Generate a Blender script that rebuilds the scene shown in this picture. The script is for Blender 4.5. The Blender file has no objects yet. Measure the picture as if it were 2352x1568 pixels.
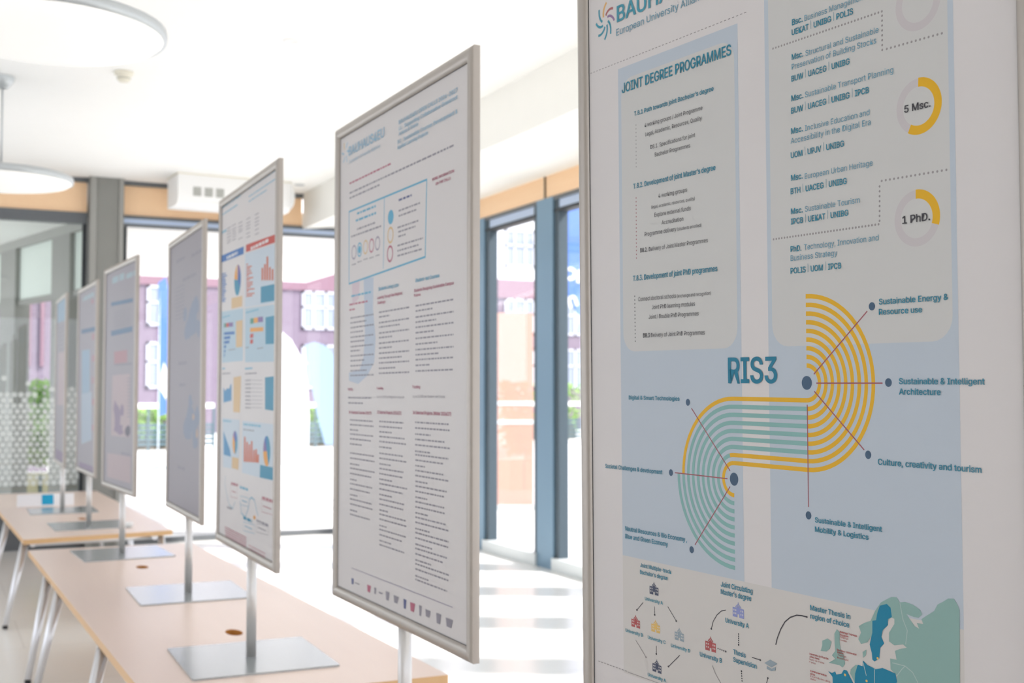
import bpy, bmesh, math, random
from mathutils import Matrix, Vector
PI = math.pi
sc = bpy.context.scene
C = sc.collection

# ------------------------------------------------------------------ camera
cd = bpy.data.cameras.new('camera')
cd.sensor_fit = 'HORIZONTAL'
cd.sensor_width = 36.0
cd.lens = 41.76
cd.clip_start = 0.05
cd.clip_end = 300
cd.dof.use_dof = True
cd.dof.focus_distance = 1.62
cd.dof.aperture_fstop = 6.8
cam = bpy.data.objects.new('camera', cd)
C.objects.link(cam)
R_ = Vector((0.89879, -0.43837, 0.0)); U_ = Vector((-0.01841, -0.03775, 0.99912)); F_ = Vector((0.43799, 0.898, 0.0420))
m = Matrix((R_, U_, -F_)).transposed().to_4x4()
m.translation = Vector((-0.939, 0.0, 1.43))
cam.matrix_world = m
sc.camera = cam

# ------------------------------------------------------------------ sky, sun, exposure
w = bpy.data.worlds.new('sky')
w.use_nodes = True
sc.world = w
wn = w.node_tree.nodes
bg = wn['Background']
bg.inputs['Color'].default_value = (0.90, 0.92, 1.0, 1)
bg.inputs['Strength'].default_value = 3.5
sd = bpy.data.lights.new('sun', 'SUN')
sd.energy = 14.5
sd.color = (1.0, 0.94, 0.89)
sd.angle = math.radians(3.0)
sun = bpy.data.objects.new('sun', sd)
C.objects.link(sun)
sun.rotation_euler = Vector((-0.74, 0.42, -0.86)).to_track_quat('-Z', 'Y').to_euler()
sc.view_settings.view_transform = 'Standard'
sc.view_settings.look = 'None'
sc.view_settings.gamma = 1.0
sc.view_settings.exposure = -0.48
sc.view_settings.use_curve_mapping = False
sc.cycles.use_denoising = True
sc.cycles.max_bounces = 10
sc.cycles.diffuse_bounces = 6
sc.cycles.transparent_max_bounces = 16
sc.cycles.sample_clamp_indirect = 6.0
sc.cycles.caustics_reflective = False
sc.cycles.caustics_refractive = False

# ------------------------------------------------------------------ materials
def mat(name, col, rough=0.5, metal=0.0, coat=0.0, emit=None, spec=0.5, noise=0.0, nscale=8.0):
    m = bpy.data.materials.new(name)
    m.use_nodes = True
    nt = m.node_tree
    b = nt.nodes['Principled BSDF']
    b.inputs['Base Color'].default_value = (*col, 1)
    b.inputs['Roughness'].default_value = rough
    b.inputs['Metallic'].default_value = metal
    b.inputs['Coat Weight'].default_value = coat
    b.inputs['Coat Roughness'].default_value = 0.12
    b.inputs['Specular IOR Level'].default_value = spec
    if emit:
        b.inputs['Emission Color'].default_value = (*emit[0], 1)
        b.inputs['Emission Strength'].default_value = emit[1]
    if noise:
        tc = nt.nodes.new('ShaderNodeTexCoord')
        n = nt.nodes.new('ShaderNodeTexNoise')
        n.inputs['Scale'].default_value = nscale
        n.inputs['Detail'].default_value = 5
        mx = nt.nodes.new('ShaderNodeMix')
        mx.data_type = 'RGBA'
        mx.inputs['A'].default_value = (*[c * (1 - noise) for c in col], 1)
        mx.inputs['B'].default_value = (*[min(1, c * (1 + noise)) for c in col], 1)
        nt.links.new(tc.outputs['Object'], n.inputs['Vector'])
        nt.links.new(n.outputs['Fac'], mx.inputs['Factor'])
        nt.links.new(mx.outputs['Result'], b.inputs['Base Color'])
    return m

def brick_mat(name, c1, c2, mortar, bw, bh, ms, rough, rot=None, bump=0.0, spec=0.5):
    m = mat(name, c1, rough, spec=spec)
    nt = m.node_tree
    b = nt.nodes['Principled BSDF']
    tc = nt.nodes.new('ShaderNodeTexCoord')
    mp = nt.nodes.new('ShaderNodeMapping')
    if rot: mp.inputs['Rotation'].default_value = rot
    br = nt.nodes.new('ShaderNodeTexBrick')
    br.inputs['Color1'].default_value = (*c1, 1)
    br.inputs['Color2'].default_value = (*c2, 1)
    br.inputs['Mortar'].default_value = (*mortar, 1)
    br.inputs['Scale'].default_value = 1.0
    br.inputs['Brick Width'].default_value = bw
    br.inputs['Row Height'].default_value = bh
    br.inputs['Mortar Size'].default_value = ms
    nt.links.new(tc.outputs['Object'], mp.inputs['Vector'])
    nt.links.new(mp.outputs['Vector'], br.inputs['Vector'])
    nt.links.new(br.outputs['Color'], b.inputs['Base Color'])
    return m

def wood_mat(name, c1, c2, rough, spec=0.5):
    m = mat(name, c1, rough, spec=spec)
    nt = m.node_tree
    b = nt.nodes['Principled BSDF']
    tc = nt.nodes.new('ShaderNodeTexCoord')
    mp = nt.nodes.new('ShaderNodeMapping')
    mp.inputs['Scale'].default_value = (9.0, 0.6, 9.0)
    n = nt.nodes.new('ShaderNodeTexNoise')
    n.inputs['Scale'].default_value = 4.0
    n.inputs['Detail'].default_value = 8
    mx = nt.nodes.new('ShaderNodeMix')
    mx.data_type = 'RGBA'
    mx.inputs['A'].default_value = (*c1, 1)
    mx.inputs['B'].default_value = (*c2, 1)
    nt.links.new(tc.outputs['Object'], mp.inputs['Vector'])
    nt.links.new(mp.outputs['Vector'], n.inputs['Vector'])
    nt.links.new(n.outputs['Fac'], mx.inputs['Factor'])
    nt.links.new(mx.outputs['Result'], b.inputs['Base Color'])
    return m

def glass_mat(name, tint, amount=1.0):
    m = bpy.data.materials.new(name)
    m.use_nodes = True
    nt = m.node_tree
    nt.nodes.clear()
    o = nt.nodes.new('ShaderNodeOutputMaterial')
    t = nt.nodes.new('ShaderNodeBsdfTransparent')
    t.inputs['Color'].default_value = (*tint, 1)
    g = nt.nodes.new('ShaderNodeBsdfGlossy')
    g.inputs['Roughness'].default_value = 0.0
    f = nt.nodes.new('ShaderNodeLayerWeight')
    f.inputs['Blend'].default_value = 0.5
    pw = nt.nodes.new('ShaderNodeMath')
    pw.operation = 'POWER'
    pw.inputs[1].default_value = 5.0
    nt.links.new(f.outputs['Facing'], pw.inputs[0])
    mul = nt.nodes.new('ShaderNodeMath')
    mul.operation = 'MULTIPLY_ADD'
    mul.inputs[1].default_value = 0.96 * amount
    mul.inputs[2].default_value = 0.04 * amount
    mx = nt.nodes.new('ShaderNodeMixShader')
    nt.links.new(pw.outputs[0], mul.inputs[0])
    nt.links.new(mul.outputs[0], mx.inputs['Fac'])
    nt.links.new(t.outputs[0], mx.inputs[1])
    nt.links.new(g.outputs[0], mx.inputs[2])
    nt.links.new(mx.outputs[0], o.inputs['Surface'])
    return m

M = {}
M['floor'] = brick_mat('stone_floor', (0.85, 0.85, 0.82), (0.87, 0.865, 0.84), (0.75, 0.74, 0.72), 0.9, 0.9, 0.004, 0.22)
M['ceiling'] = mat('white_plaster', (0.93, 0.93, 0.91), 0.9, noise=0.01)
M['wall'] = mat('wall_paint', (0.62, 0.60, 0.57), 0.9, noise=0.02)
M['bulkhead'] = mat('bulkhead_paint', (0.87, 0.865, 0.82), 0.85, noise=0.01)
M['orange'] = wood_mat('beech_panel', (0.84, 0.56, 0.33), (0.88, 0.63, 0.40), 0.45)
M['darkmetal'] = mat('dark_grey_metal', (0.13, 0.14, 0.15), 0.45, 0.3)
M['seal'] = mat('black_seal', (0.02, 0.025, 0.03), 0.6)
M['winseal'] = mat('window_frame_dark', (0.045, 0.07, 0.09), 0.5)
M['pillar'] = mat('grey_blue_metal', (0.17, 0.28, 0.38), 0.4, 0.35)
M['column'] = mat('column_grey', (0.225, 0.225, 0.21), 0.6, noise=0.08, nscale=3)
M['column2'] = mat('column_grey_light', (0.30, 0.30, 0.28), 0.6, noise=0.05, nscale=3)
M['bluemetal'] = mat('pale_blue_header', (0.45, 0.55, 0.72), 0.35, 0.3)
M['sill'] = mat('sill_grey', (0.62, 0.66, 0.67), 0.4, 0.2)
M['glass'] = glass_mat('clear_glass', (0.975, 0.98, 0.985))
M['tint'] = glass_mat('green_tinted_glass', (0.95, 0.975, 0.965))
M['frost'] = mat('frosted_film', (0.82, 0.86, 0.84), 0.8)
M['frost'].node_tree.nodes['Principled BSDF'].inputs['Alpha'].default_value = 0.62
M['top'] = wood_mat('pale_beech_top', (0.74, 0.585, 0.50), (0.775, 0.62, 0.535), 0.33)
M['edge'] = wood_mat('beech_edge', (0.62, 0.38, 0.18), (0.70, 0.45, 0.23), 0.5)
M['hole'] = mat('raw_beech_hole', (0.50, 0.23, 0.05), 0.7)
M['chrome'] = mat('satin_chrome', (0.70, 0.70, 0.72), 0.28, 0.65)
M['black'] = mat('black_plastic', (0.015, 0.015, 0.018), 0.5)
M['alu'] = mat('anodised_aluminium', (0.37, 0.335, 0.30), 0.38, 0.6)
M['pole'] = mat('satin_pole', (0.62, 0.605, 0.59), 0.34, 0.45)
M['plate'] = mat('brushed_steel_plate', (0.42, 0.45, 0.46), 0.22, 0.5)
M['backing'] = mat('backing_board', (0.6, 0.6, 0.6), 0.8)
M['white'] = mat('white_plastic', (0.85, 0.85, 0.84), 0.5)
M['cream'] = mat('cream_plastic', (0.74, 0.71, 0.60), 0.5)
M['dark'] = mat('dark_slot', (0.22, 0.23, 0.19), 0.7)
M['lampbody'] = mat('lamp_rim_grey', (0.50, 0.53, 0.54), 0.4, 0.4)
M['lamplit'] = mat('opal_diffuser', (0.9, 0.9, 0.88), 0.5, emit=((1.0, 0.98, 0.93), 0.40))
M['bluecard'] = mat('cyan_print', (0.0, 0.36, 0.62), 0.5)
M['paper'] = mat('white_card', (0.86, 0.86, 0.88), 0.6)
M['ground'] = mat('pale_paving', (0.66, 0.66, 0.66), 0.9, noise=0.06, nscale=1.5)
M['brick'] = brick_mat('pink_brick', (0.165, 0.125, 0.175), (0.18, 0.14, 0.19), (0.21, 0.175, 0.22), 0.24, 0.08, 0.01, 0.9, (PI / 2, 0, 0))
M['render'] = mat('white_render', (0.80, 0.82, 0.86), 0.9, noise=0.03)
M['redband'] = mat('red_band', (0.22, 0.13, 0.17), 0.8)
M['winwhite'] = mat('white_window_frame', (0.50, 0.52, 0.58), 0.6)
M['winglass'] = mat('window_pane_blue', (0.26, 0.30, 0.38), 0.3)
M['canopy'] = mat('canopy_white', (0.82, 0.80, 0.77), 0.9)
M['leaf'] = mat('leaf_green', (0.20, 0.36, 0.07), 0.7, noise=0.4, nscale=3)
M['leaf2'] = mat('shrub_green', (0.13, 0.22, 0.04), 0.7, noise=0.5, nscale=3)
M['rail'] = mat('white_rail', (0.85, 0.86, 0.86), 0.5)
M['fence'] = mat('dark_fence', (0.07, 0.12, 0.14), 0.6)
M['planter'] = wood_mat('planter_wood', (0.46, 0.42, 0.26), (0.54, 0.50, 0.33), 0.8)
M['flagwhite'] = mat('flag_white', (0.86, 0.87, 0.9), 0.7)
M['flagblue'] = mat('flag_blue', (0.10, 0.22, 0.62), 0.7)
M['flagsky'] = mat('flag_pale_blue', (0.30, 0.41, 0.56), 0.7)
M['salmon_glare'] = mat('orange_red_glare', (0.66, 0.37, 0.29), 0.6)  # colour imitates the salmon reflection in the right window glass
M['post'] = mat('pale_post', (0.74, 0.80, 0.83), 0.5)
M['bin'] = mat('teal_grey_bin', (0.16, 0.26, 0.30), 0.6)
M['blind'] = mat('roller_blind', (0.66, 0.72, 0.68), 0.9)
M['veg'] = mat('stem_brown', (0.12, 0.09, 0.05), 0.8)

# printed inks
def L(r, g, b):
    f = lambda v: v / 12.92 if v <= 0.04045 else ((v + 0.055) / 1.055) ** 2.4
    return (f(r / 255), f(g / 255), f(b / 255))
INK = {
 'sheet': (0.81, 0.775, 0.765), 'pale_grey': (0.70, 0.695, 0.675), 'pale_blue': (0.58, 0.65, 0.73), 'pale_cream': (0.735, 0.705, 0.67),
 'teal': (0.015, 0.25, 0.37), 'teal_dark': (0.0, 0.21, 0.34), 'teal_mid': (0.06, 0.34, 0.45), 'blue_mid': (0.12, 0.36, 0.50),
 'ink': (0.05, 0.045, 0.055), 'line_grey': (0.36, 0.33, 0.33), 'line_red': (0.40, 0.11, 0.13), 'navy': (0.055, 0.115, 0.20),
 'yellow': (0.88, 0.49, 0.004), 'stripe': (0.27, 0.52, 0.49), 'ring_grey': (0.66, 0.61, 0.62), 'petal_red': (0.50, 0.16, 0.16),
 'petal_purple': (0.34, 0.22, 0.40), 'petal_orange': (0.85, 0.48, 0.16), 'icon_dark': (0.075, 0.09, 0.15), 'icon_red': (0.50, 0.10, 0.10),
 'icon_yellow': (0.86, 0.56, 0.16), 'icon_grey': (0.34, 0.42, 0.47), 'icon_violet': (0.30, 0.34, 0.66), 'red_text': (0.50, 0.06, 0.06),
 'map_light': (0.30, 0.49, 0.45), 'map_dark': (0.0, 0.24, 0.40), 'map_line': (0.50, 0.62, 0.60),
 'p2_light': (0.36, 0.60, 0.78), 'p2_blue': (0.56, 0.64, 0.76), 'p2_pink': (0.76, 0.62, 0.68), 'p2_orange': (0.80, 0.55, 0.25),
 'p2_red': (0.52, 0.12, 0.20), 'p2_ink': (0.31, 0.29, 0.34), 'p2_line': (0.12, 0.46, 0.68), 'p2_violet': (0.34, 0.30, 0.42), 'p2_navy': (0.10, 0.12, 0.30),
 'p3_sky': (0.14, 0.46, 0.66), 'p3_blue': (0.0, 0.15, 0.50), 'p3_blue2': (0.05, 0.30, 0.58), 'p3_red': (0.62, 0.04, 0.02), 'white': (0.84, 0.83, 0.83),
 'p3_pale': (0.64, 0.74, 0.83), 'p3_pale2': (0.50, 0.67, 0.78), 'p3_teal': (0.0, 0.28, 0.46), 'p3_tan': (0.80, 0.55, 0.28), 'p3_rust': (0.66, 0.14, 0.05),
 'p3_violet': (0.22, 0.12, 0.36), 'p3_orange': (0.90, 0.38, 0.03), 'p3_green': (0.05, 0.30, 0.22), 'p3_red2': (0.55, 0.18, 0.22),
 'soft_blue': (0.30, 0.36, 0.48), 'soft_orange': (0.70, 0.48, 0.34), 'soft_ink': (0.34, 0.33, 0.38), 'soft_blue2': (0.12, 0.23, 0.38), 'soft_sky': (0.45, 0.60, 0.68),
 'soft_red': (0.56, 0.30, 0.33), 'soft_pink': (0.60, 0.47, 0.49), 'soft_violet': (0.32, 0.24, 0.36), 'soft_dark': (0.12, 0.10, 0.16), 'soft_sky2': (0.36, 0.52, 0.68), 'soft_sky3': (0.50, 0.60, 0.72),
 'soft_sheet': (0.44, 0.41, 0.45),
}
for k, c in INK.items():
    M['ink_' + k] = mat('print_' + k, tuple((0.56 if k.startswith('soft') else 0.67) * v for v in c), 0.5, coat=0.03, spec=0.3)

# ------------------------------------------------------------------ mesh helpers
class MB:
    def __init__(self):
        self.v = []; self.f = []; self.mi = []; self.sm = []
    def add(self, verts, faces, mi=0, smooth=False):
        o = len(self.v)
        self.v += [tuple(p) for p in verts]
        for f in faces:
            self.f.append(tuple(i + o for i in f)); self.mi.append(mi); self.sm.append(smooth)
        return self
    def box(self, a, b, mi=0):
        x0, x1 = sorted((a[0], b[0])); y0, y1 = sorted((a[1], b[1])); z0, z1 = sorted((a[2], b[2]))
        return self.add([(x0, y0, z0), (x1, y0, z0), (x1, y1, z0), (x0, y1, z0), (x0, y0, z1), (x1, y0, z1), (x1, y1, z1), (x0, y1, z1)],
                        [(0, 3, 2, 1), (4, 5, 6, 7), (0, 1, 5, 4), (1, 2, 6, 5), (2, 3, 7, 6), (3, 0, 4, 7)], mi)
    def tube(self, p0, p1, r0, r1=None, n=16, mi=0):
        r1 = r0 if r1 is None else r1
        p0 = Vector(p0); p1 = Vector(p1); d = (p1 - p0).normalized()
        a = d.orthogonal().normalized(); b = d.cross(a)
        vs = []
        for p, r in ((p0, r0), (p1, r1)):
            for i in range(n):
                t = 2 * PI * i / n
                vs.append(p + a * r * math.cos(t) + b * r * math.sin(t))
        self.add(vs, [(i, (i + 1) % n, n + (i + 1) % n, n + i) for i in range(n)], mi, True)
        o = len(self.v) - 2 * n
        self.f += [tuple(o + i for i in reversed(range(n))), tuple(o + n + i for i in range(n))]
        self.mi += [mi, mi]; self.sm += [False, False]
        return self
    def lathe(self, prof, n=48, mi=0, c=(0, 0), smooth=True):
        vs = []; k = len(prof)
        for i in range(n):
            t = 2 * PI * i / n
            for r, z in prof: vs.append((c[0] + r * math.cos(t), c[1] + r * math.sin(t), z))
        fs = []
        for i in range(n):
            j = (i + 1) % n
            for q in range(k - 1): fs.append((i * k + q, j * k + q, j * k + q + 1, i * k + q + 1))
        return self.add(vs, fs, mi, smooth)
    def prism(self, poly, z0, z1, mi=0):
        n = len(poly)
        return self.add([(x, y, z0) for x, y in poly] + [(x, y, z1) for x, y in poly],
                        [tuple(reversed(range(n))), tuple(range(n, 2 * n))] + [(i, (i + 1) % n, n + (i + 1) % n, n + i) for i in range(n)], mi)
    def xform(self, M4):
        self.v = [tuple(M4 @ Vector(p)) for p in self.v]; return self
    def build(self, name, mats, parent=None):
        me = bpy.data.meshes.new(name)
        me.from_pydata(self.v, [], self.f)
        if not isinstance(mats, (list, tuple)): mats = [mats]
        for x in mats: me.materials.append(x)
        me.polygons.foreach_set('material_index', self.mi)
        me.polygons.foreach_set('use_smooth', self.sm)
        me.update()
        o = bpy.data.objects.new(name, me)
        C.objects.link(o)
        if parent: o.parent = parent
        return o

def thing(name, label, cat, loc=(0, 0, 0), rz=0.0, group=None):
    o = bpy.data.objects.new(name, None)
    o.empty_display_size = 0.1
    C.objects.link(o)
    o.location = loc; o.rotation_euler = (0, 0, rz)
    o['label'] = label; o['category'] = cat
    if group: o['group'] = group
    return o
def tag(o, label, cat, group=None, kind=None):
    o['label'] = label; o['category'] = cat
    if group: o['group'] = group
    if kind: o['kind'] = kind
    return o
def struct(o):
    o['kind'] = 'structure'; return o

# ------------------------------------------------------------------ room shell
XR, YF, ZC = 3.58, 11.6, 3.415
XL, YB = -5.0, -4.0
struct(MB().box((XL, YB, -0.1), (XR + 0.12, YF + 0.12, 0)).build('floor', M['floor']))
struct(MB().box((XL - 0.15, YB - 0.15, ZC), (XR + 0.15, YF + 0.15, ZC + 0.2)).build('ceiling', M['ceiling']))
# left wall: solid near the camera, glazed along the far half
lw = struct(MB().box((XL - 0.15, YB, 0), (XL, 2.6, ZC)).build('wall_left', M['wall']))
MB().box((XL - 0.15, 2.6, 3.0), (XL, YF, ZC)).build('lintel', M['wall'], lw)
wq = struct(MB().box((XL - 0.12, 2.6, 0.0), (XL, YF, 0.10)).build('window_21', M['sill']))
for k in range(7):
    y = 2.67 + (YF - 2.74) * k / 6
    MB().box((XL - 0.12, y - 0.07, 0.10), (XL, y + 0.07, 3.0)).build('window_frame', M['pillar'], wq)
MB().box((XL - 0.065, 2.6, 0.08), (XL - 0.055, YF, 3.0)).build('glass_pane', M['glass'], wq)
struct(MB().box((-70, YB - 0.16, -0.32), (XL - 0.16, YF + 0.13, -0.02)).build('ground_left', M['ground']))
# back wall behind the camera: glazed between a low sill and the lintel
bw = struct(MB().box((XL - 0.15, YB - 0.15, 3.0), (XR + 0.12, YB, ZC)).build('wall_back', M['wall']))
wb = struct(MB().box((XL, YB - 0.12, 0.0), (XR, YB, 0.10)).build('window_20', M['sill']))
for k in range(8):
    x = XL + (XR - XL) * k / 7
    MB().box((x - 0.07, YB - 0.12, 0.10), (x + 0.07, YB, 3.0)).build('window_frame', M['pillar'], wb)
MB().box((XL, YB - 0.065, 0.08), (XR, YB - 0.055, 3.0)).build('glass_pane', M['glass'], wb)
struct(MB().box((-70, -60, -0.32), (XR + 0.13, YB - 0.16, -0.02)).build('ground_back', M['ground']))
# lowered bulkhead along the right window wall: face at x=2.38, underside rising to the glass
b = MB()
b.add([(2.38, YB, 3.06), (XR, YB, 3.195), (XR, YB, ZC), (2.38, YB, ZC), (2.38, YF, 3.06), (XR, YF, 3.195), (XR, YF, ZC), (2.38, YF, ZC)],
      [(0, 1, 2, 3), (7, 6, 5, 4), (0, 4, 5, 1), (0, 3, 7, 4), (2, 6, 7, 3)])
struct(b.build('trim_1', M['bulkhead']))
# fascia panels over the far glazing
t = struct(MB().box((XL, YF, 3.06), (XR, YF + 0.10, 3.09)).build('trim_2', M['darkmetal']))
MB().box((XL, YF - 0.004, 3.372), (2.40, YF + 0.10, ZC)).build('top_strip', M['darkmetal'], t)
for x0, x1 in ((XL, 0.325), (0.65, 2.376)):
    MB().box((x0, YF + 0.02, 3.09), (x1, YF + 0.08, 3.372)).build('fascia_panel', M['orange'], t)
# far column
c = struct(MB().box((0.335, YF - 0.10, 0), (0.640, YF + 0.16, ZC)).build('column', M['column']))
MB().box((0.341, YF - 0.115, 0), (0.395, YF - 0.10, ZC)).build('edge_strip', M['column2'], c)
MB().box((0.597, YF - 0.115, 0), (0.634, YF - 0.10, ZC)).build('edge_strip', M['column2'], c)

# far glazing: left bay (window_1) and right bay (window_2)
def far_window(n, x0, x1, zb, glass, plinth):
    w_ = struct(MB().box((x0, YF + 0.01, zb), (x1, YF + 0.07, zb + 0.05)).build('window_%d' % n, M['darkmetal']))
    MB().box((x0, YF + 0.0, 2.985), (x1, YF + 0.08, 3.012)).build('window_frame', M['darkmetal'], w_)
    MB().box((x0, YF + 0.01, 3.012), (x1, YF + 0.06, 3.06)).build('header_strip', M['bluemetal'] if n == 2 else M['darkmetal'], w_)
    MB().box((x0, YF + 0.01, zb + 0.05), (x0 + 0.035, YF + 0.07, 2.985)).build('window_frame', M['seal'], w_)
    MB().box((x1 - 0.035, YF + 0.01, zb + 0.05), (x1, YF + 0.07, 2.985)).build('window_frame', M['seal'], w_)
    MB().box((x0 + 0.02, YF + 0.036, zb + 0.04), (x1 - 0.02, YF + 0.044, 2.99)).build('glass_pane', glass, w_)
    if plinth: MB().box((x0, YF + 0.0, 0), (x1, YF + 0.10, zb)).build('plinth', M['darkmetal'], w_)
    return w_
wl = far_window(1, -2.2, 0.325, 0.33, M['tint'], True)
far_window(3, -4.95, -2.2, 0.33, M['tint'], True)
far_window(2, 0.65, XR - 0.02, 0.0, M['glass'], False)
# frosted dots on the inside of the left pane, thinning out towards the top
rnd = random.Random(5)
d = MB()
row = 0; z = 0.60
while z < 1.66:
    x = -1.2 + (0.029 if row % 2 else 0)
    while x < 0.285:
        frac = (z - 1.28) / 0.38
        if rnd.random() > max(0, frac) * 1.25:
            r = 0.0245
            d.add([(x, YF + 0.033, z)] + [(x + r * math.cos(2 * PI * i / 10), YF + 0.033, z + r * math.sin(2 * PI * i / 10)) for i in range(10)],
                  [(0, 1 + (i + 1) % 10, 1 + i) for i in range(10)])
        x += 0.058
    z += 0.050; row += 1
d.build('frosted_dots', M['frost'], wl)

# right window wall: pillars every 1.33 m with glass between
pil = [8.595 - 1.33 * k for k in range(-2, 10)]
n = 4
for k, y in enumerate(pil):
    p = struct(MB().box((XR - 0.03, y - 0.143, 0.0), (XR + 0.10, y + 0.143, 3.01)).build('trim_%d' % (n + k), M['pillar']))
    MB().box((XR - 0.032, y - 0.005, 3.01), (XR + 0.02, y + 0.005, 3.195)).build('panel_joint', M['seal'], p)
for k in range(len(pil) - 1):
    y1 = pil[k] - 0.143; y0 = pil[k + 1] + 0.143
    w_ = struct(MB().box((XR - 0.05, y0, 0.0), (XR + 0.10, y1, 0.10)).build('window_%d' % (n + k), M['sill']))
    MB().box((XR - 0.015, y0, 0.10), (XR + 0.07, y0 + 0.075, 2.985)).build('window_frame', M['winseal'], w_)
    MB().box((XR - 0.015, y1 - 0.075, 0.10), (XR + 0.07, y1, 2.985)).build('window_frame', M['winseal'], w_)
    MB().box((XR - 0.02, y0, 2.88), (XR + 0.07, y1, 2.905)).build('window_frame', M['seal'], w_)
    MB().box((XR - 0.01, y0, 2.905), (XR + 0.06, y1, 2.98)).build('header_strip', M['bluemetal'], w_)
    MB().box((XR + 0.026, y0 + 0.03, 0.09), (XR + 0.034, y1 - 0.03, 2.89)).build('glass_pane', M['glass'], w_)
hd = struct(MB().box((XR - 0.025, YB, 2.98), (XR + 0.10, YF, 3.012)).build('trim_3', M['darkmetal']))
MB().box((XR - 0.02, YB, 3.012), (XR + 0.08, YF, 3.195)).build('fascia_panel', M['orange'], hd)
struct(MB().box((XR + 0.02, YB, 3.195), (XR + 0.14, YF, ZC)).build('wall_right', M['wall']))

# vestibule seen through the left bay: ceiling slab, slanting facade with columns and blinds
Ax, Ay, Bx, By = 0.345, 11.86, -2.2, 22.3
def onl(s): return (Ax + (Bx - Ax) * s, Ay + (By - Ay) * s)
dirv = Vector((Bx - Ax, By - Ay, 0)).normalized(); nrm = Vector((dirv.y, -dirv.x, 0))
def slab(s0, s1, z0, z1, off, th):
    a = onl(s0); b_ = onl(s1)
    P = [(a[0] + nrm.x * off, a[1] + nrm.y * off), (b_[0] + nrm.x * off, b_[1] + nrm.y * off), (b_[0] + nrm.x * (off + th), b_[1] + nrm.y * (off + th)), (a[0] + nrm.x * (off + th), a[1] + nrm.y * (off + th))]
    return MB().prism(P, z0, z1)
vc = MB().prism([(Ax + 0.1, YF + 0.13), (Ax + 0.1, Ay), (Bx, By), (-5, By), (-5, YF + 0.13)], 3.075, 3.2)
struct(vc.build('ceiling_vestibule', M['ceiling']))
vf = MB().prism([(Ax, YF + 0.13), (Ax, Ay), (Bx, By), (-5, By), (-5, YF + 0.13)], -0.06, 0.0)
struct(vf.build('floor_vestibule', M['floor']))
vw = struct(slab(0, 1, 2.98, 3.075, 0, 0.14).build('trim_30', M['column2']))
for s0, s1 in ((0.040, 0.088), (0.195, 0.245), (0.35, 0.41), (0.55, 0.62)):
    slab(s0, s1, 0, 2.98, 0, 0.16).build('facade_column', M['column'], vw)
for s0, s1 in ((0.0, 0.040), (0.088, 0.195), (0.245, 0.35), (0.41, 0.55)):
    slab(s0, s1, 2.42, 2.98, 0.05, 0.01).build('roller_blind', M['blind'], vw)
    slab(s0, s1, 2.36, 2.42, 0.03, 0.05).build('transom', M['column'], vw)
    slab(s0, s1, 0.0, 0.30, 0.02, 0.1).build('plinth', M['darkmetal'], vw)

# ------------------------------------------------------------------ tables
ZT = 0.5417
def table(name, label, cs, holes, legs, bars):
    cx = sum(p[0] for p in cs) / 4; cy = sum(p[1] for p in cs) / 4
    t = thing(name, label, 'table', (cx, cy, 0), 0, 'long beech conference tables')
    lc = [(x - cx, y - cy) for x, y in cs]
    def loop(bm, pts, z): 
        vs = [bm.verts.new((x, y, z)) for x, y in pts]
        return [bm.edges.new((vs[i], vs[(i + 1) % len(vs)])) for i in range(len(vs))]
    hp = []
    for hx, hy in holes:
        hp.append([(hx - cx + 0.030 * math.cos(2 * PI * i / 20), hy - cy + 0.062 * math.sin(2 * PI * i / 20)) for i in range(20)])
    bm = bmesh.new()
    ed = loop(bm, lc, ZT)
    for h in hp: ed += loop(bm, h, ZT)
    bmesh.ops.triangle_fill(bm, use_beauty=True, use_dissolve=False, edges=ed, normal=(0, 0, 1))
    me = bpy.data.meshes.new('tabletop'); bm.to_mesh(me); bm.free()
    me.materials.append(M['top'])
    o = bpy.data.objects.new('tabletop', me); C.objects.link(o); o.parent = t
    e = MB()
    n = 4
    e.add([(x, y, ZT) for x, y in lc] + [(x, y, ZT - 0.030) for x, y in lc], [(i, n + i, n + (i + 1) % n, (i + 1) % n) for i in range(n)])
    e.add([(x, y, ZT - 0.030) for x, y in lc], [(3, 2, 1, 0)])
    e.build('edge_band', M['edge'], t)
    for h in hp:
        q = MB(); k = len(h)
        q.add([(x, y, ZT) for x, y in h] + [(x, y, ZT - 0.027) for x, y in h], [(i, (i + 1) % k, k + (i + 1) % k, k + i) for i in range(k)] + [tuple(range(k, 2 * k))])
        q.build('cable_outlet', M['hole'], t)
    for (tx, ty), (fx, fy) in legs:
        p = Vector((tx - cx, ty - cy, ZT - 0.031)); q = Vector((fx - cx, fy - cy, 0.018))
        lg = MB().tube(q, p, 0.0155, 0.024, 20).build('leg', M['chrome'], t)
        MB().tube((q.x, q.y, 0.0), (q.x, q.y, 0.02), 0.015, 0.016, 16).build('foot_glide', M['black'], lg)
    for a, b_ in bars:
        MB().tube((a[0] - cx, a[1] - cy, ZT - 0.055), (b_[0] - cx, b_[1] - cy, ZT - 0.055), 0.02, None, 12).build('frame_bar', M['chrome'], t)
    return t
def lr(x, y, dx=0.085, dy=-0.10): return ((x, y), (x - dx, y + dy))
table('conference_table', 'long pale beech table in the middle, holding the chart poster stand',
      [(-0.361, 3.50), (0.534, 3.476), (0.447, 7.14), (-0.439, 7.204)], [(0.079, 4.428), (0.034, 6.267)],
      [lr(-0.392, 6.467, 0.10, -0.14), lr(-0.377, 5.998, 0.11, -0.02), lr(-0.355, 4.60, 0.12, -0.10),
       lr(0.42, 6.45, -0.08, 0.1), lr(0.43, 5.99, -0.08, 0), lr(0.45, 4.55, -0.08, -0.1)],
      [((-0.30, 3.75), (-0.36, 6.9)), ((0.42, 3.75), (0.36, 6.9)), ((-0.35, 6.45), (0.37, 6.42)), ((-0.34, 6.0), (0.38, 5.97)), ((-0.31, 4.6), (0.41, 4.55))])
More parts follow.
